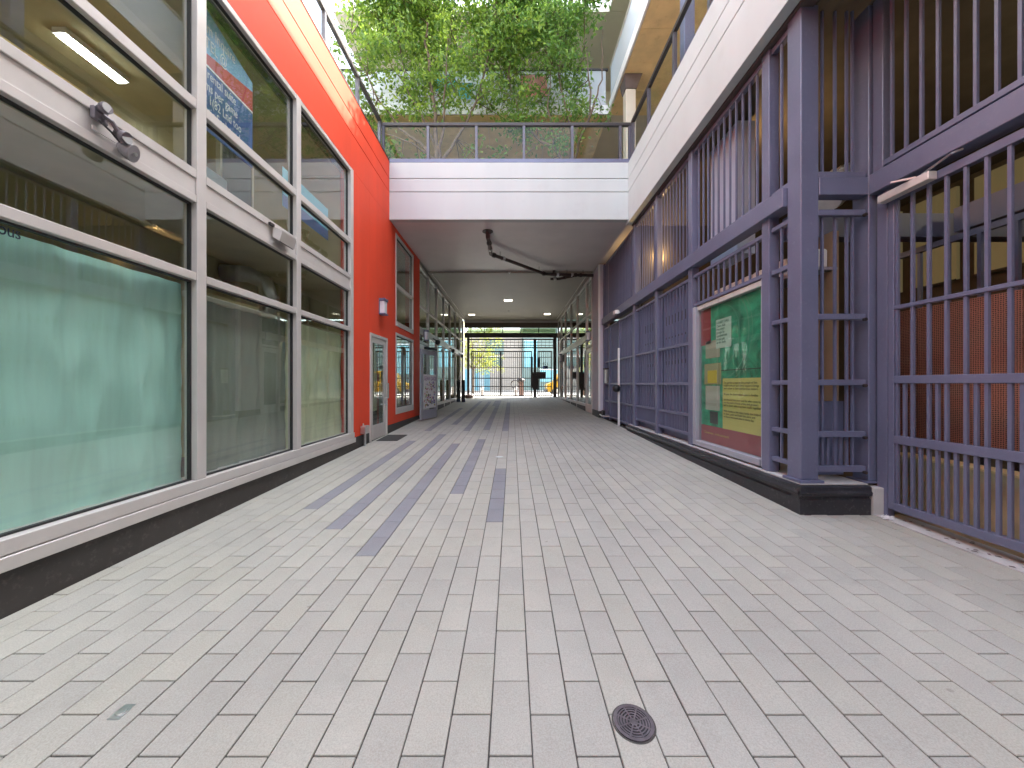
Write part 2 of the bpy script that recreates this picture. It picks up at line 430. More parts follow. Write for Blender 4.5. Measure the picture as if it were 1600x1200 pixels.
# ------------------------------------------------------------------ red building on the left
red = thing('red_building', 'bright red building with tall silver framed shopfront windows along the left of the alley', 'building', (-3.2, 2, 0))
# plinth under the windows
mb = MB(); mb.box(XL+.004, -3.1, -8, 6.40, -.2, .30, ch=.006)
build('plinth', mb, M['plinth'], red)
mb = MB(); mb.box(XL-.006, -3.1, 6.405, 7.10, -.2, .385); mb.box(XL-.006, -3.1, 8.10, 10.95, -.2, .40); build('plinth', mb, M['plinth'], red)
build('sill', B(-2.745, -3.0, -8, 6.42, .305, .385, ch=.004), M['silver'], red)
build('sill', B(-2.758, -3.0, -8, 6.40, .391, .478, ch=.004), M['silver'], red)
# walls
mb = MB()
TOP = 5.662
mb.box(XL, -3.0, -8, 8.25, 5.064, TOP)
mb.box(XL, -3.0, 6.385, 7.11, .385, 5.061)
mb.box(XL, -3.0, 7.113, 8.09, 2.335, 5.061)
mb.box(XL, -3.0, 8.093, 8.69, .40, 5.061)
mb.box(XL, -3.0, 8.693, 10.25, .40, .60)
mb.box(XL, -3.0, 8.693, 10.25, 2.56, 2.72)
mb.box(XL, -3.0, 8.693, 10.25, 4.93, 5.061)
mb.box(XL, -3.0, 10.253, 10.96, .40, 5.061)
build('wall', mb, M['red'], red)
build('backing', B(XL-.02, -3.02, -8, 8.25, 5.05, 6.37), M['groove'], red)
build('parapet_panel', B(XL, -2.95, -8, 8.245, 5.676, 5.965, ch=.003), M['red'], red)
build('parapet_panel', B(XL, -2.95, -8, 8.245, 5.979, 6.365, ch=.003), M['red'], red)
build('parapet_cap', B(XL+.01, -3.06, -8, 8.23, 6.368, 6.39), M['brown'], red)
build('roof_slab', B(-8, -3.03, -8, 22, 5.10, 6.34), M['concrete'], red)
build('room_wall', B(-6.6, -6.8, -8, 22, -.2, 5.1), M['room'], red)
build('room_wall', B(-6.6, -2.9, -8.2, -8.0, -.2, 5.1), M['room'], red)
build('room_wall', B(-6.6, -2.9, 21.9, 22.1, -.2, 5.1), M['room'], red)
build('room_wall', B(-6.6, -3.02, 6.5, 6.6, -.2, 5.1), M['room'], red)
build('room_floor', B(-6.6, -2.9, -8, 22, -.3, .02), M['room_d'], red)
build('mezzanine_floor', B(-6.6, -2.99, -8, 6.5, 2.99, 3.13), M['room'], red)
build('room_ceiling', B(-6.6, -3.03, -8, 22, 5.03, 5.09), M['room'], red)

def gasket_frame(mb, x, y0, y1, z0, z1, wd=.014, dp=.03):
    mb.box(x, x-dp, y0, y0+wd, z0, z1); mb.box(x, x-dp, y1-wd, y1, z0, z1)
    mb.box(x, x-dp, y0+wd, y1-wd, z0, z0+wd); mb.box(x, x-dp, y0+wd, y1-wd, z1-wd, z1)

mull = [-7.4, -5.85, -4.3, -2.8, -1.3, .2, 1.70, 3.26, 4.745]
LV = [.478, 2.235, 2.305, 2.92, 2.985, 3.135, 3.21, 3.745, 3.83, 4.995]
for i in range(len(mull)):
    y0 = mull[i]+.05; y1 = (mull[i+1] if i+1 < len(mull) else 6.32)-.05
    if i+1 == len(mull): y1 = 6.27
    mb = MB()
    for a, b in ((0, 1), (2, 3), (6, 7), (8, 9)): gasket_frame(mb, XL-.045, y0, y1, LV[a], LV[b])
    wn = build('window', mb, M['gasket'], red)
    build('mullion', B(XL+.006, XL-.11, y0-.05-.05, y0, .48, 5.06, ch=.004), M['silver'], wn)
    if y1 == 6.27: build('mullion', B(XL+.006, XL-.11, y1, 6.382, .48, 5.06, ch=.004), M['silver'], wn)
    for a, b in ((1, 2), (3, 4), (5, 6), (7, 8)):
        build('transom', B(XL+.002, XL-.10, y0+.001, y1-.001, LV[a], LV[b], ch=.004), M['silver'], wn)
    build('transom', B(XL+.002, XL-.10, y0+.001, y1-.001, 4.995, 5.06, ch=.004), M['silver'], wn)
    build('spandrel_panel', B(XL-.012, XL-.05, y0+.002, y1-.002, LV[4]+.002, LV[5]-.002), M['silver'], wn)
    for a, b in ((0, 1), (2, 3), (6, 7), (8, 9)):
        build('pane', B(XL-.058, XL-.064, y0+.005, y1-.005, LV[a]+.004, LV[b]-.004), M['glass'], wn)

# windows in the red wall
def punched(y0, y1, z0, z1, sill, tr=None):
    mb = MB(); gasket_frame(mb, XL-.03, y0+.055, y1-.055, z0+sill, z1-.055)
    wn = build('window', mb, M['gasket'], red)
    build('jamb', B(XL+.012, XL-.09, y0+.002, y0+.055, z0, z1, ch=.003), M['silver'], wn)
    build('jamb', B(XL+.012, XL-.09, y1-.055, y1-.002, z0, z1, ch=.003), M['silver'], wn)
    build('head', B(XL+.01, XL-.09, y0+.056, y1-.056, z1-.055, z1-.002, ch=.003), M['silver'], wn)
    build('sill', B(XL+.02, XL-.09, y0+.056, y1-.056, z0+.002, z0+sill, ch=.003), M['silver'], wn)
    zs = [z0+sill, z1-.055]
    if tr:
        build('transom', B(XL+.01, XL-.09, y0+.056, y1-.056, tr-.03, tr+.03, ch=.003), M['silver'], wn)
        build('pane', B(XL-.04, XL-.046, y0+.06, y1-.06, zs[0]+.004, tr-.032), M['glass_dark'], wn)
        build('pane', B(XL-.04, XL-.046, y0+.06, y1-.06, tr+.032, zs[1]-.004), M['glass_dark'], wn)
    else:
        build('pane', B(XL-.04, XL-.046, y0+.06, y1-.06, zs[0]+.004, zs[1]-.004), M['glass_dark'], wn)
punched(8.69, 10.25, 2.72, 4.93, .11, 3.72)
punched(8.69, 10.25, .60, 2.56, .15)
# aluminium door
mb = MB(); y0, y1 = 7.113, 8.09; zb = zf(7.1)+.005
mb.box(XL+.02, -2.93, y0, y0+.06, zb, 2.333, ch=.004); mb.box(XL+.02, -2.93, y1-.06, y1, zb, 2.333, ch=.004); mb.box(XL+.02, -2.93, y0+.06, y1-.06, 2.27, 2.333, ch=.004)
dr = build('door_frame', mb, M['silver'], red)
mb = MB()
mb.box(XL, XL-.045, y0+.065, y0+.16, zb+.02, 2.265, ch=.004); mb.box(XL, XL-.045, y1-.16, y1-.065, zb+.02, 2.265, ch=.004)
mb.box(XL, XL-.045, y0+.16, y1-.16, 2.16, 2.265); mb.box(XL, XL-.045, y0+.16, y1-.16, zb+.02, zb+.30)
build('door_leaf', mb, M['silver'], dr)
build('pane', B(XL-.02, XL-.026, y0+.162, y1-.162, zb+.302, 2.158), M['glass_dark'], dr)
mb = MB(); mb.tube([(XL, y1-.11, 1.02), (XL+.07, y1-.11, 1.02), (XL+.07, y1-.11, 1.34), (XL, y1-.11, 1.34)], .013); build('pull_handle', mb, M['steel'], dr)
mb = MB(); mb.box(XL+.002, XL+.012, y1-.14, y1-.08, .93, 1.4); mb.cyl((XL, y1-.11, .88), (XL+.05, y1-.11, .88), .02); build('lock_plate', mb, M['steel'], dr)

# ------------------------------------------------------------------ podium: bridge over the passage, white fascias
pod = thing('podium_building', 'pale building bridging the alley with grooved white fascia and dark passage below', 'building', (0, 12, 0))
GL = [(4.98, 5.662), (5.676, 5.965), (5.979, 6.335)]
FX0, FX1 = XL+.001, 2.63
for z0, z1 in ((5.045, 5.662), (5.676, 5.965), (5.979, 6.335)):
    build('fascia_board', B(FX0, FX1, 8.25, 8.40, z0, z1, ch=.003), M['fascia'], pod)
for z0, z1 in GL:
    build('fascia_board', B(FX1, FX1+.12, -8, 8.40, z0, z1, ch=.003), M['fascia'], pod)
build('fascia_backing', B(FX0, FX1+.1, 8.27, 8.5, 5.06, 6.34), M['groove'], pod)
build('fascia_backing', B(FX1+.02, FX1+.2, -8, 8.4, 5.0, 6.34), M['groove'], pod)
build('soffit_flashing', B(FX1+.125, XR+.12, -8, 8.4, 4.955, 5.03), M['brown'], pod)
build('deck', B(-2.99, 8, 8.45, 14, 5.2, 6.36), M['concrete'], pod)
build('deck', B(FX1+.21, 8, -8, 8.44, 5.05, 6.36), M['concrete'], pod)
build('deck', B(-2.99, 8, 14.01, 21.9, 5.2, 6.36), M['concrete'], pod)
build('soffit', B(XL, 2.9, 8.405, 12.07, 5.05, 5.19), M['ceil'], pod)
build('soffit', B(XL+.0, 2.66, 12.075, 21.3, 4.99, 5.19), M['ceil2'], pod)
for s, x in ((1, XL+.12), (-1, 2.5)):
    build('soffit_trim', B(x, x+.025, 12.1, 21.2, 4.965, 4.988), M['silver'], pod)
build('soffit_end_board', B(XL, 2.66, 21.05, 21.3, 4.86, 4.985), M['ceil'], pod)

# guard rails round the terrace
def guard(label, pts, horiz, at, z0, group=None):
    """glass guard along x (horiz) or along y; pts are post positions"""
    a, b = pts[0], pts[-1]
    t = thing('glass_railing', label, 'railing', ((a+b)/2, at, z0) if horiz else (at, (a+b)/2, z0), group)
    def bx(p0, p1, q0, q1, zz0, zz1, ch=0):
        return B(p0, p1, at+q0, at+q1, zz0, zz1, ch=ch) if horiz else B(at+q0, at+q1, p0, p1, zz0, zz1, ch=ch)
    build('kerb_rail', bx(a-.05, b+.05, -.05, .07, z0, z0+.085, .004), M['purple'], t)
    build('top_rail', bx(a-.05, b+.05, -.035, .035, z0+.845, z0+.92, .006), M['darksteel'], t)
    for p in pts:
        build('post', bx(p-.03, p+.03, -.03, .03, z0+.086, z0+.844), M['rail'], t)
    for p, q in zip(pts[:-1], pts[1:]):
        build('pane', bx(p+.04, q-.04, -.006, .006, z0+.10, z0+.84), M['glass_guard'], t)
    return t
guard('long glass and steel railing across the top of the white fascia', [-2.93, -1.91, -.81, .27, 1.37, 2.46, 2.68], True, 8.31, 6.345)
guard('glass railing running along the top of the red parapet', [y for y in (-3.3, -1.9, -.4, .8, 2.05, 3.3, 4.55, 5.78, 7.03, 8.2)], False, -2.98, 6.37)
guard('glass railing running along the right fascia above the purple screens', [-3, -1.5, 0, 1.3, 2.55, 3.8, 5.0, 6.1, 7.25, 8.2], False, 2.72, 6.345)

# ------------------------------------------------------------------ upper galleries round the terrace
gal = thing('gallery_building', 'cream gallery building with plywood soffits behind the terrace trees', 'building', (0, 12, 6.36))
GX = 2.93
build('gallery_slab', B(-5.4, 8, 11.0, 14, 9.45, 9.67, ch=.01), M['cream'], gal)
build('gallery_slab', B(GX, 8, -8, 10.99, 9.45, 9.67, ch=.01), M['cream'], gal)
build('gallery_fascia', B(-5.4, GX-.002, 10.95, 10.995, 9.43, 9.70, ch=.004), M['white'], gal)
build('gallery_fascia', B(GX-.05, GX-.002, -8, 10.995, 9.43, 9.70, ch=.004), M['white'], gal)
build('roof', B(-5.4, 8, 11.0, 14.2, 12.55, 12.75), M['cream'], gal)
build('roof', B(GX, 8, -8, 10.99, 12.55, 12.75), M['cream'], gal)
for i in range(21):     # plywood sheets under the right gallery
    y0 = -7.9+i*.9
    build('soffit_panel', B(GX+.01, 5.38, y0+.004, y0+.896, 9.42, 9.448), M['wood'], gal)
for i in range(9):
    x0 = -5.3+i*.91
    build('soffit_panel', B(x0+.004, x0+.906, 11.02, 13.9, 9.42, 9.448), M['wood'], gal)
build('rear_wall', B(-8, 8, 14.0, 14.25, 6.36, 12.55), M['cream'], gal)
build('unseen_rear_mass', B(-14, 14, 14.26, 21.5, 6.365, 13.4), M['cream'], gal)  # unseen mass, with the two below, added to keep sky light off the street
build('unseen_side_mass', B(-14, -8.05, 14.26, 21.5, -.4, 6.36), M['cream'], gal)
build('unseen_side_mass', B(8.25, 14, 14.26, 21.5, -.4, 6.36), M['cream'], gal)
build('side_wall', B(5.4, 5.6, -8, 13.99, 6.36, 12.55), M['cream'], gal)
for (x0, z0, ww, hh, mm) in ((-4.6, 6.4, 1.0, 2.2, 'glass_dark'), (-2.4, 6.4, 1.8, 2.2, 'glass_dark'), (.3, 6.4, 1.0, 2.2, 'glass_dark'), (2.2, 6.4, 1.8, 2.2, 'glass_dark'),
                         (-4.4, 9.7, 1.6, 2.1, 'glass_dark'), (-1.9, 9.7, 1.1, 2.1, 'glass_dark'), (-.3, 10.5, 1.3, 1.3, 'glass_dark'), (1.5, 9.7, 1.0, 2.1, 'glass_dark'), (3.0, 10.4, 1.5, 1.3, 'glass_dark')):
    mb = MB(); mb.box(x0, x0+ww, 13.93, 13.998, z0, z0+hh)
    wn = build('window', mb, M['gasket'], gal)
    build('pane', B(x0+.06, x0+ww-.06, 13.90, 13.915, z0+.06, z0+hh-.06), M[mm], wn)
    mb = MB(); mb.box(x0-.03, x0+.05, 13.87, 13.99, z0, z0+hh+.05); mb.box(x0+ww-.05, x0+ww+.03, 13.87, 13.99, z0, z0+hh+.05); mb.box(x0+.051, x0+ww-.051, 13.87, 13.99, z0+hh-.03, z0+hh+.05)
    build('frame', mb, M['silver'], wn)
build('gallery_guard_panel', B(-5.4, GX-.1, 11.02, 11.04, 9.71, 10.78), M['glass_skyhaze'], gal)
build('gallery_guard_panel', B(GX+.02, GX+.04, -8, 10.9, 9.71, 10.78), M['glass_skyhaze'], gal)
build('gallery_handrail', B(-5.4, GX-.03, 11.0, 11.06, 10.785, 10.85, ch=.008), M['darksteel'], gal)
build('gallery_handrail', B(GX, GX+.06, -8, 10.98, 10.785, 10.85, ch=.008), M['cream'], gal)
for x in (-5.0, -3.4, -1.8, -.2, 1.3):
    build('guard_post', B(x-.02, x+.02, 11.05, 11.09, 9.71, 10.78), M['darksteel'], gal)
# columns
mb = MB(); mb.box(3.0, 3.26, 9.6, 9.86, 6.37, 9.1, ch=.01); cl = build('column', mb, M['cream'], gal)
n_ = MB(); n_.v = [(2.98, 9.58, 9.1), (3.28, 9.58, 9.1), (3.28, 9.88, 9.1), (2.98, 9.88, 9.1), (2.94, 9.5, 9.418), (3.40, 9.5, 9.418), (3.40, 9.96, 9.418), (2.94, 9.96, 9.418)]
n_.f = [(0, 3, 2, 1), (4, 5, 6, 7), (0, 1, 5, 4), (1, 2, 6, 5), (2, 3, 7, 6), (3, 0, 4, 7)]
build('capital', n_, M['brown'], cl)
for y in (6.3, 2.2, -2):
    build('column', B(2.98, 3.16, y, y+.18, 6.37, 9.418, ch=.006), M['purple'], gal)
# left upper block
lub = thing('upper_terrace_building', 'pale upper storey set back above the red building', 'building', (-6, 4, 6.35))
build('wall', B(-5.6, -5.8, -8, 14.2, 6.345, 11.2), M['cream'], lub)
build('coping', B(-5.5, -5.9, -8, 14.2, 11.2, 11.3), M['white'], lub)
for y in (-3, .2, 3.4, 6.6, 9.8):
    wn = build('window', B(-5.59, -5.55, y, y+1.6, 7.2, 9.3), M['gasket'], lub)
    build('pane', B(-5.54, -5.53, y+.07, y+1.53, 7.27, 9.23), M['glass_dark'], wn)

bk = thing('added_sky_blocker', 'unseen plain block added behind the viewer to cut sky light', 'building', (0, -10.5, 0))  # unseen block added to cut the sky light from behind the camera
build('wall', B(-9, 9, -11, -10.4, -.4, 12.5), plain(.42, .41, .39), bk); build('coping', B(-9.1, 9.1, -11.1, -10.3, 12.5, 12.65), M['white'], bk)
# ------------------------------------------------------------------ purple steel screened building on the right
pur = thing('purple_building', 'building clad in purple steel bar screens along the right of the alley', 'building', (3.2, 6, 0))
# moulded plinth
prof = [(2.72, -.2), (2.72, .235), (2.735, .245), (2.735, .262), (2.705, .275), (2.70, .30), (2.712, .315), (2.712, .352), (2.74, .362), (3.2, .362), (3.2, -.2)]
mb = MB(); mb.poly(prof, 1, 3.45, 8.66)
build('plinth', mb, M['plinth2'], pur)
prof2 = [(3.44, -.2), (3.44, .235), (3.455, .245), (3.455, .262), (3.425, .275), (3.42, .30), (3.432, .315), (3.432, .352), (3.45, .362), (3.55, .362), (3.55, -.2)]
mb = MB(); mb.poly([(y, z) for y, z in prof2], 0, 2.715, 3.385); build('plinth', mb, M['plinth2'], pur)
build('plinth_ledge', B(2.75, 3.385, 3.47, 8.64, .364, .375), M['concrete'], pur)
build('kerb_block', B(3.39, 3.50, 3.42, 3.55, -.1, .35, ch=.006), M['concrete'], pur)
# posts
def post(y0, y1, z0=.376, z1=4.95, x0=XR, x1=XR+.11):
    build('post', B(x0, x1, y0, y1, z0, z1, ch=.004), M['purple'], pur)
build('corner_post', B(XR, XR+.172, 3.51, 3.685, .40, 6.3, ch=.005), M['purple'], pur)
build('base_plate', B(XR-.03, XR+.2, 3.48, 3.71, .376, .40), M['purple_d'], pur)
build('base_plate', B(3.39, 3.56, 3.485, 3.70, .376, .39), M['purple_d'], pur)
build('corner_post', B(3.432, 3.53, 3.51, 3.68, .391, 6.3, ch=.005), M['purple'], pur)
build('gate_post', B(3.455, 3.56, 3.40, 3.495, 3.335, 6.3, ch=.004), M['purple'], pur)
build('gate_post', B(3.485, 3.56, 3.39, 3.485, .06, 3.137, ch=.004), M['purple'], pur)
PY = [(3.945, 4.063), (5.64, 5.76), (6.99, 7.11), (8.27, 8.39), (11.0, 11.15)]
for a, b in PY: post(a, b, zf(b)-.1 if a > 8.8 else .376)
for a in (9.5, 10.42): post(a, a+.05, zf(a)+.03, 3.0, XR+.003, XR+.08)
# beams
build('beam', B(XR-.045, XR+.12, 3.69, 11.15, 3.12, 3.31, ch=.005), M['purple'], pur)
build('beam', B(XR+.175, 3.427, 3.505, 3.62, 3.145, 3.315, ch=.005), M['purple'], pur)
build('beam', B(3.43, 3.60, -6, 3.508, 3.14, 3.33, ch=.005), M['purple'], pur)
BW, BD = .021, .021
def grille(parent, x, y0, y1, z0, z1, rails, step=.127, dense=None, rail_t=.045, name='grille', xo=0, skip=None):
    """bars standing along y in plane x"""
    z = rails[0]; g = build(name, B(x-.006, x+.055, y0, y1, z-rail_t/2, z+rail_t/2, ch=.003), M['purple'], parent)
    for z in rails[1:]: build('rail', B(x-.006, x+.055, y0, y1, z-rail_t/2, z+rail_t/2, ch=.003), M['purple'], g)
    n = max(1, round((y1-y0)/step)-1); st = (y1-y0)/(n+1)
    bar = MB().box(0, BD, -BW/2, BW/2, 0, z1-z0)
    repeat('bar', bar, M['purple'], g, [(x+.002+xo, y0+st*(i+1), z0) for i in range(n)])
    if dense:
        bar2 = MB().box(0, BD, -BW/2, BW/2, 0, dense[1]-dense[0])
        repeat('bar', bar2, M['purple'], g, [(x+.002+xo, y0+st*(i+.5), dense[0]) for i in range(n+1)])
    return g
bays = [(3.69, 3.944), (4.065, 5.638), (5.762, 6.988), (7.112, 8.268), (8.392, 10.998)]
for a, b in bays:
    grille(pur, XR+.03, a, b, 3.36, 4.88, [3.345, 4.91], rail_t=.06)
# lower
grille(pur, XR+.03, 3.69, 3.944, .5, 3.0, [2.98, 2.52, 1.98, 1.34, .84, .525])
grille(pur, XR+.03, 4.065, 5.638, 2.52, 3.0, [2.98, 2.535])
grille(pur, XR+.03, 5.762, 6.988, .5, 3.0, [2.98, 1.975, 1.33, .83, .53], dense=(.53, .83))
grille(pur, XR+.03, 7.112, 8.268, .5, 3.0, [2.98, 1.975, 1.33, .83, .53], dense=(.53, .83))
for a, b in ((8.392, 9.498), (9.552, 10.418), (10.472, 10.998)):
    grille(pur, XR+.03, a, b, zf(a)+.09, 3.0, [2.98, 1.975, 1.33, .83, zf(b)+.11])
# sheets behind, with punched slots
mb = MB(); mb.box(XR+.13, XR+.16, 5.70, 11.0, .30, 3.05); sh = build('backing_sheet', mb, M['purple_d'], pur)
mb = MB(); mb.box(XR+.13, XR+.16, 8.33, 11.0, 3.33, 4.94); build('backing_sheet', mb, M['purple_d'], pur)
sl = []
for (ya, yb, z, h) in ((5.95, 6.85, 2.42, .16), (5.95, 6.85, 2.16, .035), (5.95, 6.9, 1.68, .07), (7.2, 8.0, 2.42, .16), (7.2, 7.9, 1.68, .06), (6.0, 6.5, .62, .12), (7.2, 8.0, 2.16, .035)):
    n = int((yb-ya)/.127)
    for i in range(n+1): sl.append((ya+i*.127, z, h))
mb = MB()
for y, z, h in sl: mb.box(XR+.124, XR+.131, y-.042, y+.042, z, z+h)
build('vent_slots', mb, M['black'], sh, kind='stuff')
# short return screen beside the corner post
for (zz0, zz1, rails, nm) in ((.5, 3.0, [2.98, 1.975, 1.34, .84, .505], 'lower'), (3.36, 6.0, [3.345], 'upper')):
    z = rails[0]; g = build('return_grille', B(XR+.175, 3.41, 3.515, 3.56, z-.028, z+.028, ch=.003), M['purple'], pur)
    for z in rails[1:]: build('rail', B(XR+.175, 3.41, 3.515, 3.56, z-.028, z+.028, ch=.003), M['purple'], g)
    bar = MB().box(-BW/2, BW/2, 0, BD, 0, zz1-zz0)
    repeat('bar', bar, M['purple'], g, [(x, 3.562, zz0) for x in (3.035, 3.16, 3.275, 3.33)])
    if nm == 'lower':
        bar = MB().box(-BW/2, BW/2, 0, BD, 0, .33)
        repeat('bar', bar, M['purple'], g, [(x, 3.562, .5) for x in (3.09, 3.21)])
        for z in rails: build('bolt', MB().cyl((3.39, 3.49, z-.03), (3.39, 3.515, z-.03), .016, n=8), M['darksteel'], g)
build('inner_sheet', B(3.1, 3.38, 3.72, 3.74, .40, 1.15), M['purple_d'], pur)
# upper grille over the gate
fr = B(3.452, 3.515, -3, 3.398, 3.355, 3.405, ch=.003)
g = build('grille', fr, M['purple'], pur)
bar = MB().box(0, BD, -BW/2, BW/2, 0, 2.3)
repeat('bar', bar, M['purple'], g, [(3.46, 3.33-i*.1205, 3.405) for i in range(34)])
build('grille_top', B(3.46, 3.6, -3, 3.39, 5.75, 5.9), M['purple'], pur)

# poster window
build('frame_jamb', B(XR+.01, XR+.14, 4.066, 4.09, .40, 2.50, ch=.003), plain(.36, .37, .42), pur)
build('frame_jamb', B(XR+.01, XR+.14, 5.55, 5.637, .40, 2.50, ch=.003), plain(.36, .37, .42), pur)
build('frame_head', B(XR+.04, XR+.14, 4.121, 5.549, 2.44, 2.50), M['concrete'], pur)
build('frame_sill', B(XR+.01, XR+.14, 4.121, 5.549, .40, .475, ch=.003), plain(.36, .37, .42), pur)
build('pane', B(XR+.068, XR+.073, 4.095, 5.548, .477, 2.438), glass('poster_glass', (.92, .95, .93), .035, .6, wob=.05, haze=.01, hazecol=(.7, .8, .75)), pur)
build('window_backing', B(XR+.13, XR+.16, 4.0, 5.69, .38, 2.50), M['black'], pur)

# rooms behind the screens
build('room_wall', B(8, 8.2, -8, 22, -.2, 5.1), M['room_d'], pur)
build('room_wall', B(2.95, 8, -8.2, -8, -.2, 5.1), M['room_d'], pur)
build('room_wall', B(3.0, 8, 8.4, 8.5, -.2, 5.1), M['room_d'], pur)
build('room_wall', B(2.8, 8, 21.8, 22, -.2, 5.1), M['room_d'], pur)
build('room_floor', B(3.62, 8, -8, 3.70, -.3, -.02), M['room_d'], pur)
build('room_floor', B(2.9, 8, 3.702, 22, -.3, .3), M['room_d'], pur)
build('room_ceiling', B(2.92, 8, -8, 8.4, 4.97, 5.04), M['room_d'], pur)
build('partition', B(3.06, 3.30, 4.95, 5.62, 3.1, 4.9), plain(.42, .45, .56), pur)
build('downpipe', MB().cyl((2.99, 3.82, .3), (2.99, 3.82, 3.0), .045), M['white'], pur)
build('downpipe', MB().cyl((2.97, 5.9, .4), (2.97, 5.9, 3.0), .02), M['white'], pur)
build('room_beam', B(3.0, 8, 3.9, 4.05, 2.9, 3.15), M['purple_d'], pur)
build('room_beam', B(4.6, 4.75, -6, 3.8, 2.9, 3.15), M['purple_d'], pur)
build('brown_wall', B(3.3, 3.36, 3.75, 4.3, .4, 2.9), plain(.36, .24, .15), pur)

# poster
ps = thing('poster', 'green, yellow and red printed poster filling the shop window between the purple screens', 'poster', (XR+.1, 4.8, .48))
PX = XR+.10
green = mat('poster_green', (.03, .30, .17), .5, var=.6, scale=2.4, dirt=((.16, .42, .28), .6, 3.5))
for n_g in green.node_tree.nodes:
    if n_g.type == 'TEX_NOISE': n_g.inputs['Distortion'].default_value = 2.2
build('sheet', B(PX, PX+.008, 4.09, 5.545, .72, 2.43), green, ps)
build('band', B(PX-.002, PX+.006, 4.09, 5.545, .48, .718), plain(.34, .07, .09), ps)
build('yellow_panel', B(PX-.004, PX-.001, 4.09, 4.98, .72, 1.40), plain(.60, .58, .18), ps)
build('red_corner', B(PX-.004, PX-.001, 5.28, 5.545, 1.9, 2.43), plain(.32, .05, .06), ps)
build('photo_print', B(PX-.004, PX-.001, 5.05, 5.42, .95, 1.3), plain(.45, .47, .4), ps)
build('photo_print', B(PX-.004, PX-.001, 5.02, 5.45, 1.32, 1.62), plain(.35, .36, .2), ps)
build('photo_print', B(PX-.006, PX-.0045, 5.12, 5.36, 1.34, 1.52), plain(.6, .5, .06), ps)
build('photo_print', B(PX-.004, PX-.001, 5.05, 5.42, 1.70, 1.95), plain(.4, .4, .3), ps)
build('photo_print', B(PX-.004, PX-.001, 5.1, 5.3, .76, .93), plain(.08, .08, .08), ps)
build('seam', B(PX-.0035, PX-.0015, 4.125, 5.1, 1.505, 1.515), M['black'], ps)
mb = MB()
for i in range(21):   # rings of the seal drawn in pale green
    pass
def ring(cy, cz, r, w_, a0, a1):
    m_ = MB(); n = 36
    for i in range(n):
        t0 = a0+(a1-a0)*i/n; t1 = a0+(a1-a0)*(i+1)/n
        q = [(PX-.003, cy+rr*math.cos(t), cz+rr*math.sin(t)*1.05) for rr, t in ((r, t0), (r, t1), (r+w_, t1), (r+w_, t0))]
        q = [(x, min(5.54, max(4.13, y)), min(2.42, max(1.41, z))) for x, y, z in q]
        m_.quad(*q)
    return m_
pg = plain(.12, .36, .24)
build('seal_ring', ring(5.0, 2.0, .56, .02, R(90), R(275)), pg, ps)
build('seal_ring', ring(5.0, 2.0, .63, .012, R(95), R(270)), pg, ps)
build('seal_ring', ring(5.0, 2.0, .38, .01, R(60), R(290)), pg, ps)
nt_ = B(PX-.008, PX-.006, 4.78, 5.14, 1.82, 2.22); nb = build('notice', nt_, plain(.45, .62, .52), ps)
nb.rotation_euler = (0, 0, 0)
text('print', 'EXHIBIT HALL\nOpen daily\nfree entry\ngroups by\nappointment\nplease ask\nat the desk', .048, (PX-.009, 5.12, 2.16), '-x', plain(.05, .16, .12), ps)
dkt = plain(.12, .12, .05)
body = 'The garden is kept by the people of this\nneighbourhood and every season it brings\nnew colour to the courtyard for visitors.\n\nAll year the doors stand open to families\n\nand friends from near and far who come to\nsee the work of local artists and growers\nand to share what they have made together.\n\nWith thanks to the many hands that helped\nto plant, paint and build this place and\nto those who look after it every day.'
text('print', body, .040, (PX-.006, 4.955, 1.33), '-x', dkt, ps, width=1.05)
text('print', 'Community   in the courtyard', .05, (PX-.004, 5.45, .60), '-x', plain(.6, .4, .12), ps)

# ------------------------------------------------------------------ gate at the right
def side_gate(label, y0, y1):
    t = thing('metal_gate', label, 'gate', (3.5, (y0+y1)/2, 0))
    build('stile', B(3.485, 3.535, y1-.055, y1, .175, 3.07, ch=.004), M['purple'], t)
    build('stile', B(3.485, 3.535, y0, y0+.055, .175, 3.07, ch=.004), M['purple'], t)
    for z, h in ((3.035, .07), (2.02, .035), (1.365, .07), (.82, .075), (.205, .07)):
        build('rail', B(3.48, 3.54, y0+.056, y1-.056, z-h/2, z+h/2, ch=.004), M['purple'], t)
    n = int((y1-y0-.12)/.0625); ys = [y1-.075-i*.0625 for i in range(n+1)]
    long = MB().box(0, BD, -.011, .011, 0, 3.0-.24); mid = MB().box(0, BD, -.011, .011, 0, 1.33-.24); short = MB().box(0, BD, -.011, .011, 0, .79-.24)
    for i, y in enumerate(ys):
        m_ = long if i % 2 == 0 else (mid if i % 4 == 1 else short)
        repeat('bar', m_, M['purple'], t, [(3.49, y, .24)])
    return t
side_gate('purple barred gate under the white door closer', 2.21, 3.385)
side_gate('second purple barred gate leaf nearest the viewer', 1.05, 2.195)
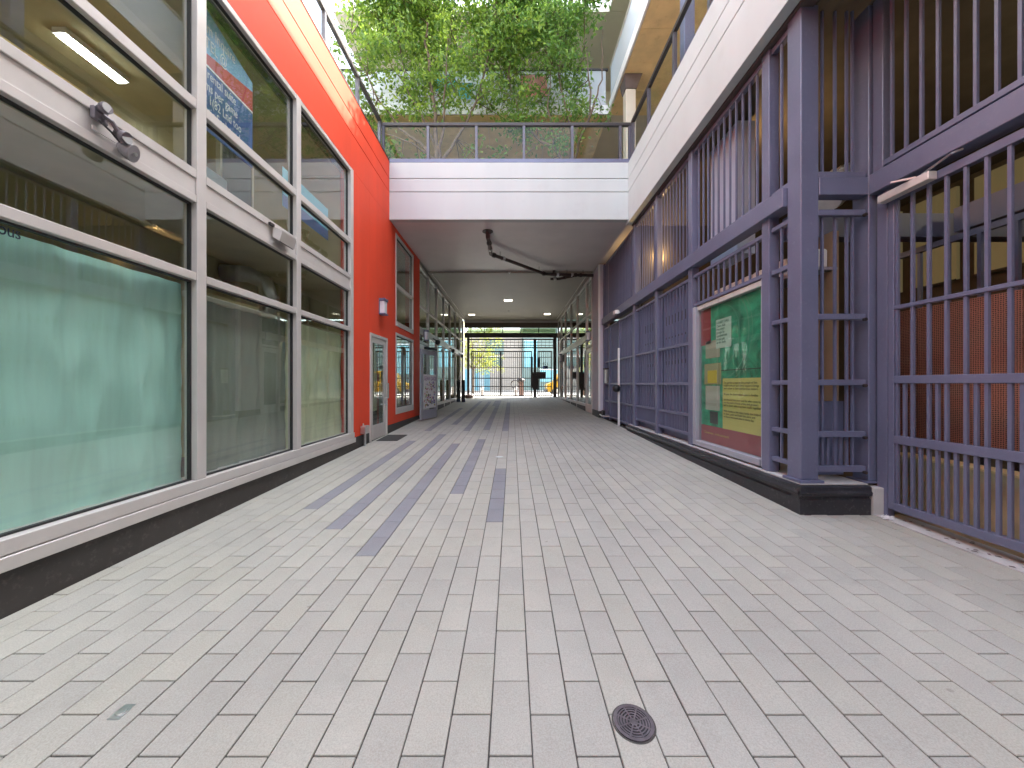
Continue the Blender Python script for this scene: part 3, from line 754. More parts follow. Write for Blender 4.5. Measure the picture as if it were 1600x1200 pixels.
# terracotta mesh behind
pt = thing('perforated_screen', 'rust red perforated metal screen standing behind the purple gate', 'screen', (4.0, 2, .7))
for i in range(6):
    y1 = 4.35-i*.75
    build('panel', B(4.0, 4.02, y1-.74, y1, .74, 2.07, ch=.003), M['terra'], pt)
for i in range(7): build('screen_post', B(4.021, 4.06, 4.34-i*.75, 4.38-i*.75, -.03, 2.07), M['terra'], pt)
cr_ = thing('plywood_crate', 'low plywood crate lying behind the foot of the purple gate', 'crate', (3.8, 1.9, -.02))
build('side', B(3.78, 3.80, .8, 3.65, -.01, .62), mat('old_plywood', (.50, .40, .24), .8, var=.3, scale=4, bump=.3, bscale=20), cr_)
build('side', B(3.80, 3.95, 3.63, 3.65, -.01, .60), M['wood'], cr_)
build('lid', B(3.77, 3.97, .8, 3.66, .622, .64), M['wood'], cr_)
o = build('white_pipe_end', MB().cyl((3.66, 2.50, .62), (3.76, 2.35, .62), .07, n=20), M['white'])
tag(o, 'short white pipe stub behind the gate bars low at the right edge', 'pipe')
cl_ = thing('door_closer', 'silver hydraulic door closer on top of the purple gate', 'door closer', (3.47, 3.1, 3.06))
build('body', B(3.40, 3.478, 2.98, 3.40, 3.0, 3.07, ch=.006), M['silver'], cl_)
build('arm', MB().tube([(3.43, 3.05, 3.08), (3.40, 2.82, 3.11), (3.46, 2.80, 3.13)], .009, 6), M['steel'], cl_)
build('arm', MB().tube([(3.43, 3.10, 3.08), (3.32, 3.2, 3.09)], .011, 6), M['steel'], cl_)
# threshold
mb = MB(); n0 = 0; sheet(mb, 3.40, 3.66, -6, 3.435, .008, .2); build('threshold', mb, M['concrete'], kind='structure')
mb = MB()
for i in range(26):
    a = random.uniform(0, 6.28); p = (3.45+random.gauss(0, .03), 3.36+random.gauss(0, .025), zf(3.3)+.012)
    s_ = random.uniform(.006, .02)
    mb.quad((p[0]-s_, p[1], p[2]), (p[0], p[1]-s_, p[2]+random.uniform(0, .012)), (p[0]+s_, p[1], p[2]+random.uniform(0, .02)), (p[0], p[1]+s_, p[2]))
o = build('paper_scraps', mb, M['white']); tag(o, 'crumpled white paper litter at the foot of the purple gate post', 'litter')
mb = MB()
for i in range(60):
    y = random.uniform(1.0, 3.3); x = random.choice((random.uniform(3.5, 3.63), random.uniform(3.42, 3.5))); s_ = random.uniform(.004, .018)
    mb.quad((x-s_, y, zf(y)+.0092), (x, y-s_*1.5, zf(y)+.0095), (x+s_, y, zf(y)+.0112), (x, y+s_, zf(y)+.0092))
o = build('dead_leaves', mb, M['brown'], kind='stuff'); tag(o, 'dry leaf bits along the gate threshold', 'leaf litter')

# ------------------------------------------------------------------ shopfronts inside the passage
def shopfront(side, X, ys, label, door=None):
    t = thing('shopfront', label, 'shopfront', (X, (ys[0]+ys[-1])/2, .4))
    s = side
    def bx(d0, d1, y0, y1, z0, z1, ch=0): return B(X+s*d0, X+s*d1, y0, y1, z0, z1, ch=ch)
    zs = [.60, 2.86, 2.90, 3.08, 3.70, 3.76, 4.90]
    for i, y in enumerate(ys):
        build('mullion', bx(-.006, .09, y-.03, y+.03, .35, 4.97, .003), M['silver'], t)
    for i in range(len(ys)-1):
        y0, y1 = ys[i]+.031, ys[i+1]-.031
        d = door is not None and i == door
        zb_ = zf(y0)+.02 if d else .62
        for z0, z1 in ((2.86, 3.08), (3.70, 3.76), (4.90, 4.97)):
            build('transom', bx(0, .08, y0, y1, z0, z1, .003), M['silver'], t)
        if not d:
            build('sill', bx(-.02, .10, y0-.06, y1, .53, .62, .003), M['silver'], t)
            build('plinth', bx(.012, .14, y0-.06, y1, 0, .527), M['plinth'], t)
        else:
            mb = MB(); 
            for a in (y0, y1-.11): mb.box(X+s*.01, X+s*.06, a, a+.11, zb_, 2.56)
            mb.box(X+s*.01, X+s*.06, y0+.11, y1-.11, 2.42, 2.56); mb.box(X+s*.01, X+s*.06, y0+.11, y1-.11, zb_, zb_+.28)
            build('door_leaf', mb, M['silver'], t)
            build('pull_handle', MB().tube([(X, y1-.1, 1.2), (X-s*.06, y1-.1, 1.2), (X-s*.06, y1-.1, 1.9), (X, y1-.1, 1.9)], .014), M['steel'], t)
            build('transom', bx(0, .08, y0, y1, 2.60, 2.66), M['silver'], t)
        for z0, z1 in ((zb_ + (.28 if d else 0), 2.86), (3.08, 3.70), (3.76, 4.90)):
            build('pane', bx(.04, .046, y0, y1, z0+.003, z1-.003), M['glass_dark'], t)
    return t
shopfront(-1, -2.80, [10.99, 12.3, 13.65, 15.1, 16.6, 18.2, 19.8, 21.0], 'silver framed shop windows lining the left side of the covered passage', door=0)
shopfront(1, 2.64, [12.1, 13.05, 14.9, 16.5, 18.2, 19.7, 21.0], 'silver framed shop windows lining the right side of the covered passage', door=0)
pl = thing('pilaster', 'pale lilac pilaster between the purple screens and the passage shop windows', 'pilaster', (2.8, 11.6, 0))
build('shaft', B(2.66, 3.0, 11.17, 12.05, .50, 4.99, ch=.006), plain(.52, .50, .58), pl)
build('shaft_trim', B(2.645, 2.70, 11.155, 11.20, .50, 4.99), M['white'], pl)
build('base', B(2.652, 3.0, 11.16, 12.06, .1, .498), M['plinth'], pl)

# open door leaf covered in stickers
dl = thing('open_shop_door', 'open grey framed glass door covered with a patterned paper panel', 'door', (-2.56, 10.2, zf(10.2)))
def leafpt(s, z, d=0):
    a = Vector((-2.56, 10.2)); b = Vector((-2.34, 11.27)); u = (b-a); n = Vector((u.y, -u.x)).normalized()
    p = a+u*s+n*d; return (p.x, p.y, z)
def leafbox(s0, s1, z0, z1, d0=-.02, d1=.02):
    m_ = MB(); v = [leafpt(s, z, d) for s in (s0, s1) for d in (d0, d1) for z in (z0, z1)]
    m_.v = v; m_.f = [(0, 1, 3, 2), (4, 6, 7, 5), (0, 4, 5, 1), (2, 3, 7, 6), (0, 2, 6, 4), (1, 5, 7, 3)]; return m_
grey = plain(.33, .33, .38)
zb = zf(10.8)+.03
for s0, s1, z0, z1 in ((0, .13, zb, 2.31), (.87, 1, zb, 2.31), (.131, .869, 2.18, 2.31), (.131, .869, zb, zb+.26)):
    build('door_frame', leafbox(s0, s1, z0, z1), grey, dl)
build('pane', leafbox(.131, .869, zb+.26, 2.18, -.004, .004), M['glass'], dl)
pn = build('paper_panel', leafbox(.14, .93, .62, 1.60, .022, .026), M['poster_white'], dl)
cols = [(.2, .08, .3), (.45, .05, .08), (.05, .05, .06), (.2, .3, .1), (.15, .15, .4), (.5, .3, .35), (.35, .3, .1)]
for ci, cc in enumerate(cols):
    m_ = MB()
    for i in range(17):
        s0 = random.uniform(.17, .84); z0 = random.uniform(.65, 1.36); ds = random.uniform(.02, .08); dz = random.uniform(.015, .06)
        q = leafbox(s0, s0+ds, z0, z0+dz, .0262+ci*.0003, .027+ci*.0003); k = len(m_.v); m_.v += q.v; m_.f += [tuple(k+i for i in f) for f in q.f]
    build('stickers', m_, plain(*cc), pn, kind='stuff')
me_t = text('print', 'GEAR GAGE', .16, (0, 0, 0), '-y', plain(.2, .06, .25), pn)
u_ = Vector((.22, 1.07, 0)).normalized()
me_t.rotation_euler = (0, 0, math.atan2(u_.y, u_.x))
p_ = leafpt(.15, 1.43, .028); me_t.location = Vector(p_)-wloc(pn)
build('closer', leafbox(.25, .95, 2.33, 2.40, -.02, .06), M['black'], dl)

# ------------------------------------------------------------------ gate at the far end of the passage
YG = 21.15
fg = thing('end_gate', 'dark barred street gate closing the far end of the passage', 'gate', (0, YG, .55))
zg = zf(YG)
def fb(x0, x1, z0, z1, d=.06, nm='frame_member'):
    if nm == 'rail': z0 -= .008; z1 += .008
    return build(nm, B(x0, x1, YG-d/2, YG+d/2, z0, z1), M['darksteel'], fg)
fb(-2.60, -2.47, zg-.02, 4.01, .12, 'post'); fb(1.25, 1.41, zg-.02, 3.95, .13, 'post'); fb(2.39, 2.58, zg-.02, 4.01, .12, 'post')
fb(-2.75, 2.66, 4.012, 4.27, .16, 'beam'); build('beam', B(-2.75, 2.66, YG-.09, YG+.09, 4.58, 4.86), plain(.13, .095, .075), fg)
fb(-2.469, 1.259, 3.87, 3.95); fb(1.381, 2.399, 3.87, 3.95)
fb(-2.469, 1.259, 3.39, 3.46); fb(1.381, 2.399, 3.39, 3.46)
fb(-2.469, 1.259, 3.74, 3.76, .02, 'rail'); fb(-2.469, 1.259, 3.55, 3.57, .02, 'rail'); fb(1.381, 2.399, 3.74, 3.76, .02, 'rail'); fb(1.381, 2.399, 3.55, 3.57, .02, 'rail')
def leaf(x0, x1):
    fb(x0, x0+.06, zg+.06, 3.24, .05, 'stile'); fb(x1-.06, x1, zg+.06, 3.24, .05, 'stile')
    for z, h in ((3.21, .05), (2.87, .018), (2.28, .018), (1.66, .035), (1.18, .03), (zg+.085, .05)):
        fb(x0+.05, x1-.05, z-h/2, z+h/2, .035, 'rail')
    n = round((x1-x0)/.118); st = (x1-x0)/n
    repeat('bar', MB().box(-.015, .015, -.015, .015, 0, 3.18-zg-.12), M['darksteel'], fg, [(x0+st*(i+1), YG, zg+.11) for i in range(n-1)])
leaf(-2.36, -.66); leaf(-.655, 1.16); leaf(1.47, 2.33)
repeat('bar', MB().box(-.008, .008, -.008, .008, 0, .41), M['darksteel'], fg, [(-2.44+i*.235, YG+.02, 3.46) for i in range(16)]+[(1.5+i*.22, YG+.02, 3.46) for i in range(5)])
for i in range(6):
    x = -2.62+i*1.04
    m_ = MB(); m_.poly([(21.2, 4.28), (21.26, 4.28), (20.9, 4.57), (20.84, 4.57)], 0, x-.02, x+.02); build('canopy_rib', m_, M['darksteel'], fg)
build('canopy_glass', MB().box(-2.6, 2.55, 21.27, 21.285, 4.28, 4.57), glass('canopy_pane', (.75, .82, .6), .05, .8, haze=.25, hazecol=(.5, .55, .35)), fg)
for z in (4.35, 4.42, 4.5): fb(-2.6, 2.55, z, z+.012, .02, 'rail')
# lock boxes on the gate post
lb = thing('intercom_cabinet', 'dark intercom and lock cabinet mounted on the middle gate post', 'cabinet', (1.32, 21.0, 1.5))
build('case', B(1.18, 1.55, 20.92, 21.08, 1.0, 2.0, ch=.01), M['black'], lb)
build('case', B(1.42, 1.92, 20.90, 21.07, 1.62, 2.02, ch=.01), M['black'], lb)
build('hood', B(1.45, 1.62, 20.92, 21.07, 2.3, 2.83, ch=.02), M['black'], lb)
build('case', B(1.08, 1.2, 20.93, 21.08, 1.1, 2.9, ch=.01), M['black'], lb)
sg = thing('number_sign', 'small blue plate with the number 1021 hung on the pedestrian gate', 'sign', (1.9, 21.0, 2.2))
build('plate', B(1.78, 2.06, 21.09, 21.11, 2.2, 2.38), plain(.05, .09, .25), sg)
text('number', '1021', .22, (1.66, 21.085, 2.42), '-y', M['black'], sg)
# things in the passage
for i, (x, y) in enumerate(((-2.58, 17.6), (-2.33, 17.45))):
    m_ = MB(); m_.lathe([(.085, 0), (.085, 1.02), (.075, 1.05), (.04, 1.07)], (x, y, zf(y)), 16)
    t = thing('bollard', ['black round bollard closer to the left shop windows', 'black round bollard of the pair further from the shop windows'][i], 'bollard', (x, y, zf(y)), 'black bollards in the passage')
    build('shaft', m_, M['black'], t); build('collar', MB().lathe([(.1, 0), (.1, .12), (.086, .16)], (x, y, zf(y)), 16), plain(.03, .05, .1), t)
m_ = MB(); m_.lathe([(.12, 0), (.24, .04), (.26, .12), (.18, .2), (.06, .22)], (-2.4, 20.3, zf(20.3)), 14)
sb = thing('rubble_bag', 'slumped brown sandbag on the floor beside the left gate post', 'bag', (-2.4, 20.3, zf(20.3)))
build('sack', m_, plain(.2, .12, .1), sb, smooth=True); build('tie', MB().lathe([(.03, .2), (.05, .26), (.01, .28)], (-2.4, 20.3, zf(20.3)), 10), plain(.2, .12, .1), sb)

# sprinkler pipe under the soffit
sp = thing('sprinkler_pipe', 'brown sprinkler pipe with couplings hung under the grey passage ceiling', 'pipe', (0, 10, 4.9))
def cpt(u, v, z):
    y = 570*(z-EYE)/(600-v); return ((u-800)/570*y, y, z)
Zp = 4.88
A_ = cpt(762, 362, 5.04); B_ = cpt(764, 378, Zp); C_ = cpt(767, 397, Zp); D_ = cpt(851, 428, Zp); E_ = cpt(866, 429, Zp); F_ = cpt(932, 430.5, Zp)
build('pipe', MB().tube([A_, (A_[0], A_[1]+.03, Zp+.03), B_, C_], .05, 10), M['pipe'], sp)
build('pipe', MB().tube([C_, D_], .048, 10), M['pipe'], sp)
build('pipe', MB().tube([D_, E_, F_], .048, 10), M['pipe'], sp)
build('flange', MB().lathe([(.13, 0), (.13, .012)], (A_[0], A_[1], 5.036), 20), M['pipe'], sp)
E2 = cpt(860, 436, 4.84); F2 = cpt(898, 431, 4.84)
build('pipe', MB().tube([E2, cpt(872, 436, 4.84), F2], .04, 10), M['pipe'], sp)
def lerp(a, b, t): return tuple(a[i]+(b[i]-a[i])*t for i in range(3))
for (a, b, t) in ((B_, C_, .1), (B_, C_, .55), (C_, D_, .05), (C_, D_, .2), (C_, D_, .98), (E_, F_, .08), (E_, F_, .42), (E_, F_, .5), (E_, F_, .62), (E2, F2, .2), (E2, F2, .6)):
    p = Vector(lerp(a, b, t)); d = (Vector(b)-Vector(a)).normalized()*.035
    build('coupling', MB().cyl(p-d, p+d, .066, n=12), M['steel'] if t in (.08, .55, .42, .2) else M['pipe'], sp)
m_ = MB(); p = E_; m_.tube([(p[0], p[1], Zp), (p[0], p[1], Zp+.13)], .045, 10); build('valve', m_, M['pipe'], sp)
for (a, b, t) in ((C_, D_, .15), (C_, D_, .88), (E_, F_, .3), (E_, F_, .68)):
    p = lerp(a, b, t); build('hanger_rod', MB().cyl(p, (p[0], p[1], 5.05), .006, n=6), M['darksteel'], sp)

# ceiling lights of the passage
for i, (u, v, ww) in enumerate(((794, 469, .34), (737, 491.5, .30), (855, 490.5, .30))):
    y = 570*(4.985-EYE)/(600-v); x = (u-800)/570*y
    t = thing('ceiling_light', ['square recessed ceiling light nearest the passage mouth', 'recessed ceiling light deep in the passage on its left', 'recessed ceiling light deep in the passage on its right'][i], 'ceiling light', (x, y, 4.98), 'recessed passage lights')
    build('trim', B(x-ww/2-.02, x+ww/2+.02, y-.14, y+.14, 4.975, 4.989), M['silver'], t); build('lens', B(x-ww/2, x+ww/2, y-.11, y+.11, 4.970, 4.974), M['led'], t)
for i, (u, v) in enumerate(((796, 425.5), (796, 486))):
    y = 570*(4.98-EYE)/(600-v); x = (u-800)/570*y
    t = thing('sprinkler', ['white sprinkler head at the step in the passage ceiling', 'tiny sprinkler head between the far ceiling lights'][i], 'sprinkler', (x, y, 4.95))
    build('rosette', MB().lathe([(.05, .03), (.05, .038)], (x, y, 4.95), 14), M['silver'], t); build('nozzle', MB().lathe([(.03, -.01), (.012, .0), (.018, .03)], (x, y, 4.95), 10), M['steel'], t)

# ------------------------------------------------------------------ lamps and small fittings
def wall_lamp(X, y, z, s, label, h=.34, wd=.20, dp=.13):
    t = thing('wall_lamp', label, 'wall lamp', (X, y, z), 'box wall lamps')
    build('back_plate', B(X+s*.001, X+s*.015, y-wd/2, y+wd/2, z, z+h), M['purple_d'], t)
    build('cap', B(X+s*.016, X+s*dp, y-wd/2, y+wd/2, z+h-.055, z+h, ch=.004), M['purple_d'], t)
    build('cap', B(X+s*.016, X+s*dp, y-wd/2, y+wd/2, z, z+.03, ch=.004), M['purple_d'], t)
    build('diffuser', B(X+s*.016, X+s*(dp-.02), y-wd/2+.015, y+wd/2-.015, z+.031, z+h-.056, ch=.006), M['lamp_glass'], t)
wall_lamp(XL, 7.7, 2.78, 1, 'box shaped wall lamp on the red wall above the aluminium door')
wall_lamp(-2.79, 11.65, 2.70, 1, 'box wall lamp above the open shop door in the passage')
wall_lamp(2.63, 12.35, 2.78, -1, 'box wall lamp on the right shopfront next to the pilaster', wd=.18)
wall_lamp(2.63, 19.3, 2.5, -1, 'box wall lamp far down the right shopfront near the gate', wd=.2, h=.42)
for i, y in enumerate((12.9, 16.2, 19.2)):
    t = thing('security_camera', ['black security camera above the open shop door', 'black security camera midway along the left shopfront band', 'black security camera on the left shopfront nearest the gate'][i], 'camera', (-2.79, y, 2.85), 'security cameras on the left shopfront')
    build('bracket', MB().cyl((-2.80, y, 2.93), (-2.66, y, 2.86), .02, n=8), M['black'], t)
    m_ = MB(); m_.lathe([(.02, -.1), (.075, -.06), (.09, 0), (.08, .05), (.03, .08)], (-2.62, y-.02, 2.80), 12); build('dome', m_, M['black'], t, smooth=True)
# floodlight on the spandrel of the middle window
t = thing('floodlight', 'small silver floodlight fixed to the window band above the dark curtain', 'floodlight', (XL, 4.37, 3.0))
m_ = MB(); m_.poly([(XL+.005, 3.03), (XL+.005, 3.15), (XL+.12, 3.10), (XL+.085, 2.98)], 1, 4.22, 4.50)
build('housing', m_, M['silver'], t)
m_ = MB(); m_.poly([(XL+.02, 3.018), (XL+.085, 2.972), (XL+.09, 2.978), (XL+.02, 3.028)], 1, 4.24, 4.48); build('lens', m_, M['darksteel'], t)
build('bracket', B(XL+.003, XL+.03, 4.15, 4.22, 3.14, 3.17), M['darksteel'], t)
# twin floodlight of the first window
t = thing('floodlight', 'grey twin headed floodlight with a dish on the near window band', 'floodlight', (XL, 2.5, 3.2), None)
hd = plain(.16, .14, .16, .4)
build('base', B(XL+.004, XL+.05, 2.38, 2.52, 3.16, 3.29, ch=.01), hd, t)
m_ = MB(); m_.tube([(XL+.05, 2.45, 3.24), (XL+.10, 2.50, 3.20), (XL+.11, 2.56, 3.12)], .022, 8); build('arm', m_, hd, t)
for (yy, zz, dy, dz, rr) in ((2.42, 3.26, -.02, .01, .042), (2.57, 3.13, .02, -.04, .05)):
    a_ = Vector((XL+.06, yy, zz)); b_ = a_+Vector((.10, dy, dz))
    m_ = MB(); m_.tube([a_, a_.lerp(b_, .3), a_.lerp(b_, .6), a_.lerp(b_, .61), b_], [rr*.45, rr*.8, rr, rr*1.2, rr*1.25], 18); hd_ = build('lamp_head', m_, hd, t)
    build('lens', MB().cyl(b_, b_+Vector((.006, 0, 0)), rr*1.05, n=18), plain(.5, .5, .5, .2), hd_)
    for k in range(5):
        f = .12+k*.1; build('cooling_fin', MB().cyl(a_.lerp(b_, f), a_.lerp(b_, f+.03), rr*.95, n=16), plain(.08, .07, .08), hd_)
m_ = MB(); m_.tube([(XL+.02, 2.64, 3.06), (XL+.05, 2.66, 3.04), (XL+.10, 2.68, 3.0), (XL+.13, 2.69, 2.99)], [.04, .07, .085, .088], 20); build('dish', m_, plain(.3, .28, .3, .35), t)
build('dish_hub', MB().cyl((XL+.131, 2.69, 2.99), (XL+.15, 2.695, 2.985), .02, n=12), M['steel'], t)
build('bracket', B(XL+.003, XL+.02, 2.40, 2.70, 3.06, 3.10), M['silver'], t)
m_ = MB(); m_.tube([(XL+.02, 2.40, 3.2), (XL+.09, 2.50, 3.10), (XL+.06, 2.62, 3.06)], .01, 6); build('cable', m_, M['black'], t)
t.scale = (.66, .66, .66); t.location = (XL, 2.47, 3.10)
# electrical box at the foot of the red wall
yb = 6.75
t = thing('electrical_box', 'small grey outdoor socket box on a pipe at the foot of the red wall', 'electrical box', (XL+.06, yb, zf(yb)))
build('conduit', MB().cyl((XL+.055, yb, zf(yb)), (XL+.055, yb, .41), .022, n=12), M['galv'], t)
build('box', B(XL+.005, XL+.105, yb-.09, yb+.09, .41, .555, ch=.006), M['galv'], t)
build('cover', B(XL+.106, XL+.115, yb-.07, yb+.07, .425, .54, ch=.004), M['silver'], t)
build('conduit', MB().cyl((XL+.04, yb-.04, .556), (XL+.04, yb-.04, .60), .012, n=8), M['galv'], t)
# door mat
mb = MB(); sheet(mb, -2.70, -2.28, 7.25, 7.95, .012, .01); o = build('door_mat', mb, mat('mat_rubber', (.05, .048, .042), .9, var=.2, scale=30, bump=.5, bscale=100)); tag(o, 'dark rubber mat lying in front of the aluminium door', 'mat')
# drain grate
t = thing('drain_grate', 'round cast iron drain grate set in the paving', 'drain', (.462, 1.386, zf(1.386)))
m_ = MB()
def annul(m_, c, r0, r1, z0, z1, n=40, gaps=None):
    for i in range(n):
        if gaps and (i % gaps[0]) < gaps[1]: continue
        a0 = 2*math.pi*i/n; a1 = 2*math.pi*(i+1)/n; k = len(m_.v)
        for a in (a0, a1):
            for r in (r0, r1):
                for z in (z0, z1): m_.v.append((c[0]+r*math.cos(a), c[1]+r*math.sin(a), c[2]+z+G*r*math.sin(a)))
        m_.f += [tuple(k+q for q in f) for f in ((0, 1, 3, 2), (4, 6, 7, 5), (0, 4, 5, 1), (2, 3, 7, 6), (0, 2, 6, 4), (1, 5, 7, 3))]
dc = (.462, 1.386, zf(1.386))
iron = mat('cast_iron', (.13, .11, .12), .5, .5, var=.3, scale=30)
annul(m_, dc, .062, .074, -.004, .006); build('rim', m_, iron, t)
m_ = MB(); annul(m_, dc, .0745, .081, -.004, .0008); build('mortar_ring', m_, M['bed'], t)
build('pit', MB().lathe([(.0625, 0), (.0625, .0022)], dc, 24), M['black'], t)
for r in (.010, .022, .033, .044, .054):
    m_ = MB(); annul(m_, dc, r, r+.0055, .0025, .0055, 40); build('grate_ring', m_, iron, t)
m_ = MB()
for k in range(4):
    a = math.pi*k/4+.3; dx, dy = math.cos(a)*.062, math.sin(a)*.062; nx, ny = -math.sin(a)*.003, math.cos(a)*.003
    z = dc[2]+.0058
    m_.quad((dc[0]-dx-nx, dc[1]-dy-ny, z-G*dy), (dc[0]+dx-nx, dc[1]+dy-ny, z+G*dy), (dc[0]+dx+nx, dc[1]+dy+ny, z+G*dy), (dc[0]-dx+nx, dc[1]-dy+ny, z-G*dy))
build('spokes', m_, iron, t)
# steel survey plate
t = thing('steel_plate', 'tiny polished steel marker plate set in the paving at lower left', 'marker', (-1.53, 1.43, zf(1.43)))
mb = MB(); sheet(mb, -1.553, -1.507, 1.397, 1.463, .003, .006); build('plate', mb, M['steel'], t)
build('stud', MB().lathe([(.019, .003), (.017, .006), (.005, .007)], (-1.53, 1.43, zf(1.43)), 18), M['steel'], t)
t = thing('floor_cap', 'small round metal cap sunk in the paving ahead of the slate strips', 'floor cap', (-.2, 5.85, zf(5.85)))
build('ring', MB().lathe([(.07, .001), (.068, .004)], (-.2, 5.85, zf(5.85)), 20), M['concrete'], t); build('lid', MB().lathe([(.055, .004), (.053, .006)], (-.2, 5.85, zf(5.85)), 20), M['galv'], t)

# white pull bar on the purple door
t = thing('locking_pole', 'tall white locking pole on the purple screen door', 'pole', (2.72, 9.3, zf(9.3)))
build('pole', B(2.70, 2.745, 9.28, 9.33, zf(9.3)+.005, 2.24, ch=.004), M['white'], t)
m_ = MB(); m_.lathe([(.04, -.1), (.09, -.06), (.1, .02), (.06, .08)], (2.66, 9.3, 1.22), 14); build('lock_cover', m_, M['black'], t, smooth=True)
build('strap', B(2.68, 2.75, 9.26, 9.35, 1.24, 1.30), M['galv'], t)
t = thing('door_stop', 'black door stop on a curved steel arm at the foot of the purple screen', 'door stop', (2.68, 10.6, zf(10.6)))
build('arm', MB().tube([(2.72, 10.2, .42), (2.60, 10.5, .40), (2.64, 10.95, .41)], .02, 8), M['silver'], t)
build('pad', B(2.63, 2.70, 10.55, 10.75, .43, .56, ch=.01), M['black'], t)
t = thing('white_floodlight', 'small white floodlight on the purple beam', 'floodlight', (2.70, 9.3, 3.14))
build('housing', B(2.60, 2.70, 9.2, 9.42, 3.10, 3.20, ch=.012), M['white'], t); build('bracket', B(2.70, 2.736, 9.28, 9.34, 3.13, 3.18), M['white'], t)
t = thing('card_reader', 'grey card reader on the end of the purple screen', 'card reader', (2.77, 10.75, 1.5))
build('case', B(2.74, 2.80, 10.6, 10.8, 1.35, 1.75, ch=.008), M['galv'], t); build('visor', B(2.70, 2.80, 10.58, 10.82, 1.755, 1.79), M['darksteel'], t)
t = thing('notice_board', 'narrow black notice board on the far right shopfront', 'notice board', (2.6, 18.9, 1.5))
build('board', B(2.585, 2.61, 18.6, 19.1, 1.2, 2.1, ch=.006), M['black'], t); build('hinge', B(2.575, 2.586, 18.64, 18.66, 1.5, 1.7), M['darksteel'], t)

# ------------------------------------------------------------------ inside the left shop
def curtain(y0, y1, z0, z1, m, label, seed, amp=.03, swag=0, tilt=0):
    rnd = random.Random(seed); ph = [rnd.uniform(0, 6.28) for _ in range(6)]
    mb = MB(); ny, nz = 90, 30; b = 0
    for i in range(ny+1):
        for j in range(nz+1):
            f = i/ny; g = j/nz; y = y0+(y1-y0)*f; z = z0+(z1-z0)*g
            d = amp*(.5*math.sin(f*9+ph[0]+g*1.5)+.35*math.sin(f*23+ph[1]-g*2.2)+.2*math.sin(f*47+ph[2]))*(1.15-.6*g)
            d += .012*math.sin(g*17+f*2+ph[3])
            z += swag*(1-g)*(abs(math.sin(f*3.1+ph[4]))*.06) 
            x = -2.935-abs(d)*.9
            if j == 0: x += .02
            mb.v.append((x, y, z))
    for i in range(ny):
        for j in range(nz):
            a = i*(nz+1)+j; mb.f.append((a, a+nz+1, a+nz+2, a+1))
    o = build('curtain', mb, m, smooth=True); tag(o, label, 'curtain', 'curtains in the red building windows'); return o
curtain(1.69, 3.245, .44, 2.215, cloth('green_sheet', (.56, .90, .78), .02), 'pale green cloth hung inside the large near window', 1, .05)
curtain(3.28, 4.73, .44, 2.13, cloth('grey_sheet', (.31, .34, .28), .05), 'dark grey green curtain inside the middle shop window', 2, .06)
curtain(4.765, 6.29, .44, 2.16, cloth('lime_sheet', (.72, .76, .50), .05), 'pale lime curtain in the window next to the red wall', 3, .045)
t = thing('curtain_rail', 'cream roller rail above the dark grey green curtain', 'rail', (-2.97, 4, 2.1))
build('tube', B(-2.94, -3.0, 3.31, 4.68, 2.12, 2.18, ch=.01), plain(.5, .48, .38), t); build('bracket', B(-3.0, -3.03, 3.4, 3.44, 2.1, 2.24), M['silver'], t)
t = thing('window_lettering', 'dark hand painted letters cous on the top edge of the near window', 'lettering', (XL-.055, 1.9, 2.1))
text('letters', 'cous', .10, (XL-.054, 1.975, 2.155), '+x', plain(.03, .05, .09), t, width=.68)
t = thing('ceiling_beam', 'yellow painted beam seen through the upper shop panes', 'beam', (-4, 3, 2.8))
build('box', B(-3.9, -4.15, -7.9, 6.4, 2.62, 2.98), M['room_y'], t); build('flange', B(-3.86, -4.19, -7.9, 6.4, 2.58, 2.618), M['room_y'], t)
t = thing('air_duct', 'silver ribbed air duct bending down inside the middle window', 'duct', (-3.5, 5.2, 2.6))
build('duct', MB().tube([(-3.9, 4.9, 2.82), (-3.62, 5.0, 2.83), (-3.45, 5.1, 2.74), (-3.4, 5.12, 2.5), (-3.42, 5.12, 2.32), (-3.55, 5.05, 2.22), (-3.9, 4.9, 2.2)], .11, 16), M['galv'], t, smooth=True)
for p0, p1 in (((-3.4, 5.12, 2.52), (-3.4, 5.12, 2.56)), ((-3.4, 5.12, 2.36), (-3.4, 5.12, 2.40))): build('band', MB().cyl(p0, p1, .118, n=18), M['steel'], t)
for i, (x, y, zt) in enumerate(((-4.7, 4.1, 5.028), (-4.7, 1.6, 5.028), (-5.6, 5.4, 5.028), (-5.6, 2.6, 5.028), (-4.6, 1.9, 2.988), (-4.6, 3.7, 2.988), (-4.6, 5.5, 2.988), (-5.2, 3.5, 2.988))):  # lower-room tubes behind the beam are added, out of view, to brighten the interior
    t = thing('fluorescent_light', ['bright tube light seen through the near upper window', 'tube light above the near window, further back', 'tube light deep in the upper room behind the banner', 'tube light deep in the upper room, middle', 'added unseen tube light behind the yellow beam, nearest', 'added unseen tube light behind the yellow beam, middle', 'added unseen tube light behind the yellow beam, farthest', 'added unseen tube light deep in the lower room behind the beam'][i], 'ceiling light', (x, y, zt-.08))
    build('body', B(x-.07, x+.07, y-.32, y+.32, zt-.058, zt), M['white'], t); build('tube', B(x-.05, x+.05, y-.3, y+.3, zt-.078, zt-.06), M['tube'], t)
